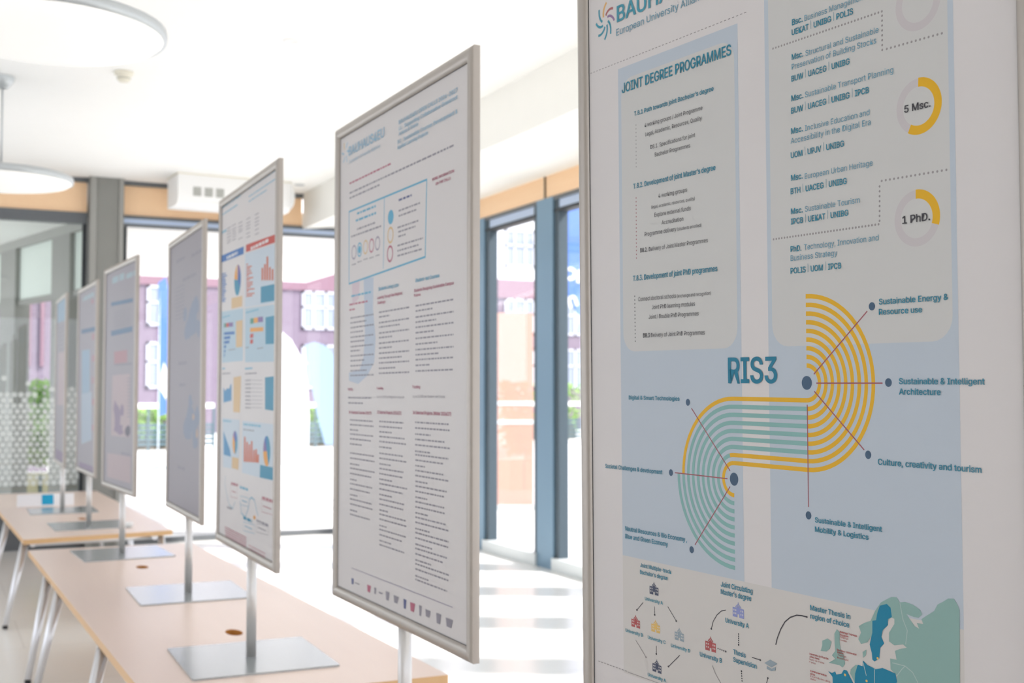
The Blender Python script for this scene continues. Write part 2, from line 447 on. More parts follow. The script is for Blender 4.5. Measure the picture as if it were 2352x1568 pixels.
table('conference_table', 'far beech table with white card and blue square on it',
      [(-0.430, 7.725), (0.465, 7.846), (0.40, 11.25), (-0.515, 11.25)], [(0.023, 8.819)],
      [lr(-0.402, 7.99, 0.115, -0.15), lr(-0.425, 9.40, 0.11, -0.04), lr(0.42, 8.05, -0.07, -0.1), lr(0.40, 9.40, -0.07, 0), lr(-0.44, 10.9, 0.08, 0.1), lr(0.36, 10.9, -0.07, 0.1)],
      [((-0.36, 7.95), (-0.43, 10.9)), ((0.38, 8.0), (0.33, 10.9)), ((-0.36, 8.0), (0.38, 8.05)), ((-0.39, 9.4), (0.36, 9.4))])
table('conference_table', 'nearest beech table below the frame edge, under the large right poster',
      [(-0.36, -0.40), (0.535, -0.40), (0.535, 3.20), (-0.36, 3.20)], [],
      [lr(-0.31, 0.0), lr(-0.31, 2.9, 0.08, 0.1), lr(0.48, 0.0, -0.08), lr(0.48, 2.9, -0.08, 0.1)],
      [((-0.28, 0.0), (-0.28, 2.9)), ((0.45, 0), (0.45, 2.9))])

# ------------------------------------------------------------------ poster stands
POSE = {1: (0.1043, 1.34424, -0.07588, 0.01397, -0.00956), 2: (0.04399, 2.64686, -0.00857, 0.0, 0.0), 3: (0.00603, 3.98269, 0.01822, 0.0, 0.0), 4: (0.06426, 5.37187, 0.01869, 0.0, 0.0), 5: (-0.01668, 6.82072, -0.05236, 0.0, 0.0), 6: (-0.01842, 8.3434, -0.01927, 0.0, 0.0), 7: (-0.07919, 9.46624, 0.01408, 0.0, 0.0)}
PRINT = {}
PRINT[1] = [('q', -0.336, 0.2751, -0.04, 1.0761, 'pale_blue', 0),
('q', 0.016, 0.2751, 0.335, 1.2261, 'pale_blue', 0),
('q', -0.336, 0.0841, 0.335, 0.2751, 'pale_cream', 0),
('q', -0.328, 0.6081, -0.048, 1.0561, 'pale_grey', 0.03),
('q', 0.024, 0.6081, 0.327, 1.2061, 'pale_grey', 0.03),
('l', [(-0.3696, 1.1747), (-0.3674, 1.1776), (-0.3645, 1.18), (-0.361, 1.1817), (-0.3571, 1.1826), (-0.3528, 1.1825), (-0.3483, 1.1813)], 0.0042, 'petal_red'),
('l', [(-0.3651, 1.171), (-0.3618, 1.1717), (-0.3582, 1.1714), (-0.3546, 1.1701), (-0.3511, 1.1678), (-0.3479, 1.1646), (-0.3451, 1.1604)], 0.0042, 'petal_purple'),
('l', [(-0.3638, 1.1642), (-0.361, 1.1619), (-0.3587, 1.1588), (-0.3569, 1.155), (-0.3558, 1.1505), (-0.3556, 1.1456), (-0.3562, 1.1403)], 0.0042, 'teal_mid'),
('l', [(-0.3665, 1.1587), (-0.3657, 1.1549), (-0.3656, 1.1508), (-0.3664, 1.1466), (-0.3681, 1.1424), (-0.3706, 1.1384), (-0.374, 1.1348)], 0.0042, 'teal_mid'),
('l', [(-0.3724, 1.1566), (-0.3741, 1.1532), (-0.3766, 1.1503), (-0.3797, 1.1479), (-0.3835, 1.1463), (-0.3878, 1.1456), (-0.3923, 1.1458)], 0.0042, 'teal_mid'),
('l', [(-0.3778, 1.1599), (-0.3811, 1.1589), (-0.3847, 1.1588), (-0.3884, 1.1597), (-0.392, 1.1616), (-0.3955, 1.1646), (-0.3986, 1.1685)], 0.0042, 'teal_mid'),
('l', [(-0.3796, 1.1666), (-0.3826, 1.1686), (-0.3851, 1.1714), (-0.3872, 1.1751), (-0.3886, 1.1794), (-0.3892, 1.1843), (-0.389, 1.1896)], 0.0042, 'teal_mid'),
('l', [(-0.3763, 1.1733), (-0.3768, 1.1772), (-0.3766, 1.1813), (-0.3755, 1.1854), (-0.3735, 1.1894), (-0.3706, 1.1932), (-0.367, 1.1964)], 0.0042, 'petal_orange'),
('t', 'BAUHAUS4EU', -0.3371, 1.1549, 0.2806, 0.0259, 'teal_mid', 1),
('t', 'European University Alliance', -0.339, 1.1323, 0.235, 0.0113, 'blue_mid', 0),
('D', -0.4169, 1.0865, 0.4, 46, 0.0013, 'line_grey'),
('t', 'JOINT DEGREE PROGRAMMES', -0.325, 1.0338, 0.2714, 0.0154, 'teal', 1),
('t', "T.8.1 Path towards joint Bachelor's degree", -0.2918, 0.9898, 0.1983, 0.0069, 'teal', 1),
('t', '4 working groups / Joint Programme', -0.2637, 0.9663, 0.1438, 0.0064, 'ink', 0),
('t', 'Legal, Academic, Resources, Quality', -0.2619, 0.9514, 0.1404, 0.0064, 'ink', 0),
('t', 'D8.1. Specifications for joint', -0.2488, 0.9287, 0.1113, 0.0064, 'ink', 0),
('t', 'Bachelor Programmes', -0.2375, 0.9148, 0.0878, 0.0063, 'ink', 0),
('d', (-0.2875, 0.9743), (-0.2881, 0.9066), 12, 0.0012, 'line_grey'),
('t', "T.8.2. Development of joint Master's degree", -0.2956, 0.8717, 0.2042, 0.0079, 'teal', 1),
('t', '4 working groups', -0.2295, 0.8484, 0.0709, 0.0065, 'ink', 0),
('t', '(legal, academic, resources, quality)', -0.2482, 0.8335, 0.1085, 0.005, 'ink', 0),
('t', 'Explore external funds', -0.2402, 0.8193, 0.0903, 0.0066, 'ink', 0),
('t', 'Accreditation', -0.2218, 0.8052, 0.0541, 0.0065, 'ink', 0),
('t', 'Programme delivery', -0.2663, 0.7914, 0.081, 0.0067, 'ink', 0),
('t', '(students enrolled)', -0.1823, 0.7914, 0.0573, 0.0051, 'ink', 0),
('t', 'D8.2.', -0.2785, 0.7667, 0.0189, 0.0067, 'ink', 1),
('t', 'Delivery of Joint Master Programmes', -0.2558, 0.7666, 0.145, 0.0066, 'ink', 0),
('t', 'T.8.3. Development of joint PhD programmes', -0.2991, 0.7222, 0.2092, 0.0083, 'teal', 1),
('t', 'Connect doctoral schools', -0.2851, 0.6885, 0.0974, 0.0067, 'ink', 0),
('t', '(exchange and recognition)', -0.1847, 0.6883, 0.0795, 0.0051, 'ink', 0),
('t', 'Joint PhD learning modules', -0.2494, 0.6739, 0.1071, 0.0066, 'ink', 0),
('t', 'Joint / Double PhD Programmes', -0.258, 0.6588, 0.124, 0.0066, 'ink', 0),
('t', 'D8.3', -0.2734, 0.6297, 0.0178, 0.0067, 'ink', 1),
('t', 'Delivery of Joint PhD Programmes', -0.2524, 0.6298, 0.1321, 0.0066, 'ink', 0),
('d', (-0.2892, 0.8561), (-0.2899, 0.7587), 17, 0.0012, 'line_red'),
('d', (-0.2956, 0.6972), (-0.2955, 0.6245), 13, 0.0012, 'ink'),
('t', 'Bsc.', 0.071, 1.0442, 0.0204, 0.008, 'teal', 1),
('t', 'Business Management', 0.0946, 1.0438, 0.1065, 0.0079, 'blue_mid', 0),
('t', 'UEKAT | UNIBG | POLIS', 0.0703, 1.0307, 0.1109, 0.0077, 'teal', 1),
('d', (0.0329, 1.0218), (0.228, 1.0214), 36, 0.0016, 'line_grey'),
('d', (0.2282, 1.0159), (0.2277, 0.9731), 8, 0.0016, 'line_grey'),
('d', (0.2351, 0.9727), (0.3185, 0.9711), 14, 0.0016, 'line_grey'),
('t', 'Msc.', 0.0697, 0.9971, 0.0219, 0.0077, 'teal', 1),
('t', 'Structural and Sustainable', 0.0958, 0.9964, 0.127, 0.0076, 'blue_mid', 0),
('t', 'Preservation of Building Stocks', 0.0694, 0.9839, 0.1495, 0.0077, 'blue_mid', 0),
('t', 'BUW | UACEG | UNIBG', 0.0685, 0.9678, 0.1057, 0.0077, 'teal', 1),
('t', 'Msc.', 0.0679, 0.941, 0.0226, 0.0077, 'teal', 1),
('t', 'Sustainable Transport Planning', 0.0937, 0.9409, 0.1516, 0.0076, 'blue_mid', 0),
('t', 'BUW | UACEG | UNIBG | IPCB', 0.0672, 0.9242, 0.1385, 0.0077, 'teal', 1),
('t', 'Msc.', 0.0664, 0.8965, 0.0226, 0.0077, 'teal', 1),
('t', 'Inclusive Education and', 0.0928, 0.8959, 0.1132, 0.0076, 'blue_mid', 0),
('t', 'Accessibility in the Digital Era', 0.0657, 0.8832, 0.1419, 0.0077, 'blue_mid', 0),
('t', 'UOM | UPJV | UNIBG', 0.0653, 0.8637, 0.0971, 0.0077, 'teal', 1),
('r', 0.2826, 0.8919, 0.0288, 0.01, 0, 360, 'ring_grey'),
('r', 0.2826, 0.8919, 0.0288, 0.011, -120, 90, 'yellow'),
('r', 0.2836, 1.0172, 0.0288, 0.01, 0, 360, 'ring_grey'),
('t', '5 Msc.', 0.2613, 0.8877, 0.0397, 0.0086, 'ink', 1),
('t', 'Msc.', 0.0651, 0.8329, 0.0225, 0.0077, 'teal', 1),
('t', 'European Urban Heritage', 0.0912, 0.8315, 0.1188, 0.0074, 'blue_mid', 0),
('t', 'BTH | UACEG | UNIBG', 0.0641, 0.8147, 0.1021, 0.0077, 'teal', 1),
('t', 'Msc.', 0.0642, 0.7874, 0.0227, 0.0076, 'teal', 1),
('t', 'Sustainable Tourism', 0.0908, 0.7875, 0.0968, 0.0075, 'blue_mid', 0),
('t', 'IPCB | UEKAT | UNIBG', 0.0639, 0.7735, 0.1041, 0.0076, 'teal', 1),
('d', (0.029, 0.7569), (0.2175, 0.7566), 36, 0.0016, 'line_grey'),
('d', (0.2192, 0.7607), (0.2201, 0.8037), 8, 0.0016, 'line_grey'),
('d', (0.2236, 0.8101), (0.3217, 0.8089), 16, 0.0016, 'line_grey'),
('r', 0.2771, 0.7573, 0.0291, 0.01, 0, 360, 'ring_grey'),
('r', 0.2771, 0.7573, 0.0291, 0.011, -20, 92, 'yellow'),
('t', '1 PhD.', 0.2555, 0.7527, 0.042, 0.0092, 'ink', 1),
('t', 'PhD.', 0.0625, 0.7362, 0.0204, 0.0076, 'teal', 1),
('t', 'Technology, Innovation and', 0.088, 0.7365, 0.1295, 0.0075, 'blue_mid', 0),
('t', 'Business Strategy', 0.0623, 0.7238, 0.0858, 0.0076, 'blue_mid', 0),
('t', 'POLIS | UOM | IPCB', 0.0619, 0.7066, 0.0926, 0.0076, 'teal', 1),
('t', 'Sustainable Energy &', 0.2165, 0.6564, 0.1052, 0.007, 'teal', 1),
('t', 'Resource use', 0.2162, 0.6436, 0.0673, 0.007, 'teal', 1),
('S', 0.0892, 0.5584, -0.0592, 0.4193, 0.0232, 0.01158, 0.00602),
('l', [(0.1023, 0.5699), (0.197, 0.6492)], 0.0017, 'line_red'),
('l', [(0.1068, 0.5581), (0.22, 0.5585)], 0.0017, 'line_red'),
('l', [(0.1027, 0.5474), (0.1884, 0.4741)], 0.0017, 'line_red'),
('l', [(0.0895, 0.5293), (0.0892, 0.3931)], 0.0017, 'line_red'),
('l', [(-0.1541, 0.5194), (-0.0675, 0.4306)], 0.0017, 'line_red'),
('l', [(-0.196, 0.4193), (-0.0734, 0.4189)], 0.0017, 'line_red'),
('l', [(-0.0679, 0.408), (-0.1496, 0.314)], 0.0017, 'line_red'),
('e', 0.2047, 0.6548, 0.0052, 0.0052, 'navy'),
('e', 0.2294, 0.5593, 0.0054, 0.0054, 'navy'),
('e', 0.1948, 0.4684, 0.005, 0.0053, 'navy'),
('e', 0.089, 0.382, 0.0053, 0.0054, 'navy'),
('e', -0.1625, 0.5281, 0.0049, 0.0053, 'navy'),
('e', -0.2058, 0.4187, 0.005, 0.0052, 'navy'),
('e', -0.1573, 0.3059, 0.0052, 0.0052, 'navy'),
('e', 0.0892, 0.5584, 0.0095, 0.0093, 'navy'),
('e', -0.0592, 0.4193, 0.0091, 0.0094, 'navy'),
('t', 'RIS3', -0.069, 0.5585, 0.1022, 0.0352, 'teal_dark', 1),
('t', 'Digital & Smart Technologies', -0.3138, 0.5303, 0.1319, 0.0062, 'teal', 1),
('t', 'Societal Challenges & development', -0.3828, 0.4147, 0.156, 0.0066, 'teal', 1),
('t', 'Nautral Resources & Bio Economy ,', -0.3273, 0.3163, 0.16, 0.007, 'teal', 1),
('t', 'Blue and Green Economy', -0.3275, 0.3038, 0.1129, 0.007, 'teal', 1),
('t', 'Sustainable & Intelligent', 0.2463, 0.5575, 0.1238, 0.0072, 'teal', 1),
('t', 'Architecture', 0.2461, 0.5448, 0.0625, 0.0072, 'teal', 1),
('t', 'Culture, creativity and tourism', 0.2109, 0.4572, 0.1528, 0.0073, 'teal', 1),
('t', 'Sustainable & Intelligent', 0.1012, 0.3742, 0.1148, 0.0067, 'teal', 1),
('t', 'Mobility & Logistics', 0.1009, 0.3618, 0.0929, 0.0067, 'teal', 1),
('t', 'Joint Multiple-track', -0.287, 0.2626, 0.0801, 0.0062, 'teal', 1),
('t', "Bachelor's degree", -0.2878, 0.2515, 0.0718, 0.0062, 'teal', 1),
('i', -0.252, 0.2335, 0.023, 0.0203, 'icon_dark'),
('i', -0.3016, 0.1733, 0.0234, 0.0199, 'icon_red'),
('i', -0.2489, 0.1749, 0.0223, 0.0194, 'icon_yellow'),
('i', -0.1894, 0.1732, 0.0222, 0.0197, 'icon_grey'),
('i', -0.2466, 0.1131, 0.0228, 0.0202, 'icon_dark'),
('i', -0.0536, 0.2328, 0.0241, 0.0216, 'icon_violet'),
('i', -0.1158, 0.1726, 0.0241, 0.0214, 'icon_red'),
('t', 'University A', -0.2756, 0.2117, 0.0466, 0.0051, 'teal_mid', 1),
('t', 'University B', -0.3292, 0.1518, 0.0468, 0.0053, 'teal_mid', 1),
('t', 'University C', -0.2689, 0.1517, 0.0457, 0.0051, 'teal_mid', 1),
('t', 'University D', -0.2097, 0.1504, 0.0467, 0.005, 'teal_mid', 1),
('t', 'University A', -0.27, 0.0927, 0.0466, 0.0051, 'teal_mid', 1),
('t', 'Joint Circulating', -0.0906, 0.2609, 0.0683, 0.0072, 'teal', 1),
('t', "Master's degree", -0.0909, 0.25, 0.0656, 0.0072, 'teal', 1),
('t', 'University A', -0.0813, 0.2107, 0.0502, 0.0066, 'teal', 1),
('t', 'University B', -0.1402, 0.15, 0.0499, 0.0064, 'teal', 1),
('t', 'Thesis', -0.065, 0.168, 0.0264, 0.0068, 'teal', 1),
('t', 'Supervision', -0.0652, 0.1571, 0.0493, 0.0068, 'teal', 1),
('l', [(-0.2808, 0.2069), (-0.2978, 0.192)], 0.0012, 'ink'),
('e', -0.2978, 0.192, 0.002, 0.0016, 'ink'),
('l', [(-0.2511, 0.2052), (-0.2508, 0.1923)], 0.0012, 'ink'),
('e', -0.2508, 0.1923, 0.002, 0.0015, 'ink'),
('l', [(-0.2173, 0.2108), (-0.1965, 0.192)], 0.0012, 'ink'),
('e', -0.1965, 0.192, 0.0019, 0.0015, 'ink'),
('l', [(-0.2475, 0.1445), (-0.2477, 0.1317)], 0.0012, 'ink'),
('e', -0.2477, 0.1317, 0.0019, 0.0015, 'ink'),
('l', [(-0.1886, 0.1415), (-0.217, 0.1184)], 0.0012, 'ink'),
('e', -0.217, 0.1184, 0.0019, 0.0015, 'ink'),
('l', [(-0.0257, 0.171), (-0.0086, 0.1707)], 0.0012, 'ink'),
('e', -0.0086, 0.1707, 0.0015, 0.0014, 'ink'),
('l', [(0.0035, 0.1414), (0.0063, 0.1489)], 0.0012, 'ink'),
('e', 0.0063, 0.1489, 0.0015, 0.0013, 'ink'),
('l', [(-0.3021, 0.143), (-0.2746, 0.1212)], 0.0012, 'line_grey'),
('e', -0.2746, 0.1212, 0.002, 0.0015, 'line_grey'),
('l', [(-0.0805, 0.2283), (-0.0906, 0.2251), (-0.1003, 0.218), (-0.109, 0.207), (-0.1136, 0.1951)], 0.0012, 'ink'),
('e', -0.1136, 0.1951, 0.0017, 0.0014, 'ink'),
('d', (-0.0535, 0.1986), (-0.0536, 0.1833), 6, 0.0012, 'ink'),
('e', -0.0536, 0.1833, 0.0016, 0.0014, 'ink'),
('d', (-0.0988, 0.1691), (-0.0816, 0.1682), 5, 0.0012, 'ink'),
('e', -0.0816, 0.1682, 0.0017, 0.0014, 'ink'),
('d', (-0.0472, 0.1334), (-0.0481, 0.1469), 5, 0.0012, 'ink'),
('e', -0.0481, 0.1469, 0.0016, 0.0014, 'ink'),
('l', [(-0.1122, 0.1417), (-0.1056, 0.1313), (-0.0937, 0.1201)], 0.0012, 'line_grey'),
('l', [(0.0229, 0.1981), (0.0263, 0.2079), (0.0329, 0.2209), (0.0415, 0.2326), (0.052, 0.2406), (0.0644, 0.2456), (0.0746, 0.2466), (0.0836, 0.2465)], 0.0016, 'ink'),
('e', 0.0836, 0.2465, 0.0014, 0.0013, 'ink'),
('p', [(-0.0003, 0.1683), (0.0117, 0.1755), (0.026, 0.1725), (0.0143, 0.1654)], 'icon_grey'),
('p', [(0.0044, 0.1654), (0.0143, 0.1636), (0.0223, 0.1676), (0.0222, 0.1629), (0.0142, 0.16), (0.0043, 0.1612)], 'icon_grey'),
('D', -0.4085, 0.0873, 0.085, 10, 0.0013, 'line_grey'),
('l', [(-0.3235, 0.0873), (0.335, 0.0873)], 0.0008, 'line_grey'),
('t', 'Master Thesis in', 0.0903, 0.257, 0.0711, 0.0066, 'teal', 1),
('t', 'region of choice', 0.0901, 0.246, 0.0691, 0.0066, 'teal', 1),
('p', [(0.1752, 0.2508), (0.1843, 0.2564), (0.195, 0.261), (0.2023, 0.2743), (0.2121, 0.2866), (0.2217, 0.2921), (0.2295, 0.2962), (0.2371, 0.2969), (0.242, 0.2914), (0.2503, 0.2934), (0.2618, 0.292), (0.273, 0.2875), (0.2757, 0.2828), (0.2704, 0.2778), (0.2631, 0.2774), (0.252, 0.279), (0.2581, 0.2727), (0.2645, 0.2667), (0.2709, 0.2648), (0.2675, 0.2711), (0.2772, 0.2713), (0.2747, 0.2769), (0.2857, 0.2845), (0.2937, 0.2897), (0.2986, 0.2981), (0.3064, 0.3025), (0.3142, 0.3077), (0.3219, 0.3087), (0.3263, 0.3038), (0.33, 0.297), (0.3286, 0.2089), (0.2348, 0.1881), (0.2359, 0.2014), (0.2259, 0.2072), (0.2254, 0.2202), (0.2355, 0.2207), (0.2332, 0.231), (0.2408, 0.2348), (0.2517, 0.2385), (0.2459, 0.2413), (0.2325, 0.2376), (0.2241, 0.241), (0.2243, 0.2516), (0.233, 0.2637), (0.2331, 0.27), (0.2288, 0.2709), (0.2246, 0.2682), (0.214, 0.2511), (0.2121, 0.2441), (0.2051, 0.2401), (0.1946, 0.2408), (0.1892, 0.2331), (0.1784, 0.229), (0.174, 0.2343), (0.1787, 0.2433)], 'map_light'),
('p', [(0.2216, 0.2864), (0.2275, 0.2825), (0.2293, 0.2716), (0.2229, 0.2679), (0.2228, 0.2606), (0.214, 0.2524), (0.2121, 0.2441), (0.2163, 0.2369), (0.2101, 0.2304), (0.2081, 0.2167), (0.2002, 0.2115), (0.1967, 0.2131), (0.196, 0.221), (0.1927, 0.2311), (0.1974, 0.2467), (0.1977, 0.2615), (0.2039, 0.2632), (0.2058, 0.2722), (0.2103, 0.2823)], 'map_dark'),
('p', [(0.1373, 0.2401), (0.1428, 0.2367), (0.1417, 0.2254), (0.1433, 0.2161), (0.1488, 0.2089), (0.1508, 0.1983), (0.1466, 0.1926), (0.1411, 0.1946), (0.1221, 0.1938), (0.1337, 0.201), (0.1281, 0.2047), (0.1339, 0.2115), (0.1331, 0.221), (0.133, 0.2335)], 'map_light'),
('p', [(0.1111, 0.2203), (0.1208, 0.225), (0.1275, 0.222), (0.1244, 0.2124), (0.1186, 0.2078), (0.1079, 0.2064), (0.111, 0.214)], 'map_light'),
('p', [(0.1605, 0.1935), (0.1697, 0.2015), (0.1733, 0.1989), (0.1665, 0.1784), (0.1594, 0.1878)], 'map_light'),
('p', [(0.1809, 0.2193), (0.1872, 0.2236), (0.1862, 0.2163), (0.1813, 0.2124)], 'map_light'),
('p', [(0.121, 0.1827), (0.1276, 0.1817), (0.1333, 0.185), (0.1352, 0.1812), (0.1446, 0.1846), (0.1484, 0.1902), (0.1536, 0.1906), (0.1673, 0.1731), (0.1292, 0.1647), (0.1285, 0.177)], 'map_dark'),
('p', [(0.1677, 0.1895), (0.1724, 0.2017), (0.1805, 0.2014), (0.1812, 0.2089), (0.1886, 0.2047), (0.1983, 0.203), (0.2017, 0.2021), (0.2131, 0.2061), (0.2335, 0.2035), (0.236, 0.1936), (0.2298, 0.187), (0.1664, 0.1729)], 'map_dark'),
('l', [(0.242, 0.2914), (0.2466, 0.2713), (0.2529, 0.2595), (0.2501, 0.2421)], 0.001, 'map_line'),
('l', [(0.2287, 0.2156), (0.2421, 0.2158), (0.2487, 0.2158), (0.2601, 0.2105), (0.268, 0.1996)], 0.001, 'map_line'),
('l', [(0.2359, 0.2014), (0.2436, 0.2109), (0.2487, 0.2158)], 0.001, 'map_line'),
('l', [(0.1815, 0.206), (0.1865, 0.1909)], 0.001, 'map_line'),
('l', [(0.2, 0.2017), (0.1996, 0.1803)], 0.001, 'map_line'),
('e', 0.1505, 0.1842, 0.0019, 0.0017, 'icon_yellow'),
('e', 0.1868, 0.1844, 0.0018, 0.0016, 'icon_yellow'),
('e', 0.2055, 0.2165, 0.0017, 0.0016, 'icon_yellow'),
('t', 'Blekinge Tekniska', 0.1428, 0.2367, 0.0294, 0.0024, 'red_text', 1),
('t', 'Hogskola', 0.1427, 0.2332, 0.0148, 0.0024, 'red_text', 1),
('t', 'Blekinge', 0.1436, 0.2303, 0.0139, 0.0024, 'red_text', 0),
('t', 'Sweden', 0.1436, 0.2265, 0.0111, 0.0024, 'red_text', 0),
('t', 'Bauhaus-Universitat', 0.1373, 0.2128, 0.0336, 0.0024, 'red_text', 1),
('t', 'Weimar', 0.1376, 0.2097, 0.0112, 0.0024, 'red_text', 1),
('t', 'Thuringen', 0.1381, 0.2064, 0.0153, 0.0024, 'red_text', 0),
('t', 'Deutschland', 0.138, 0.2028, 0.019, 0.0024, 'red_text', 0),
('t', 'Universite de Picardie', 0.0875, 0.1977, 0.0347, 0.0024, 'red_text', 1),
('t', 'Jules Verne', 0.0875, 0.1941, 0.0183, 0.0024, 'red_text', 1),
('t', 'Hauts-de-France', 0.0874, 0.1905, 0.027, 0.0024, 'red_text', 0),
('t', 'France', 0.0873, 0.1868, 0.0114, 0.0024, 'red_text', 0),
('t', 'Universita', 0.0887, 0.1752, 0.0293, 0.0024, 'red_text', 1),
('t', 'degli Studi', 0.0886, 0.1715, 0.0089, 0.0024, 'red_text', 1),
('t', 'Lombardia', 0.0885, 0.1685, 0.036, 0.0024, 'red_text', 0),
('t', 'Italia', 0.0885, 0.165, 0.0099, 0.0024, 'red_text', 0)]
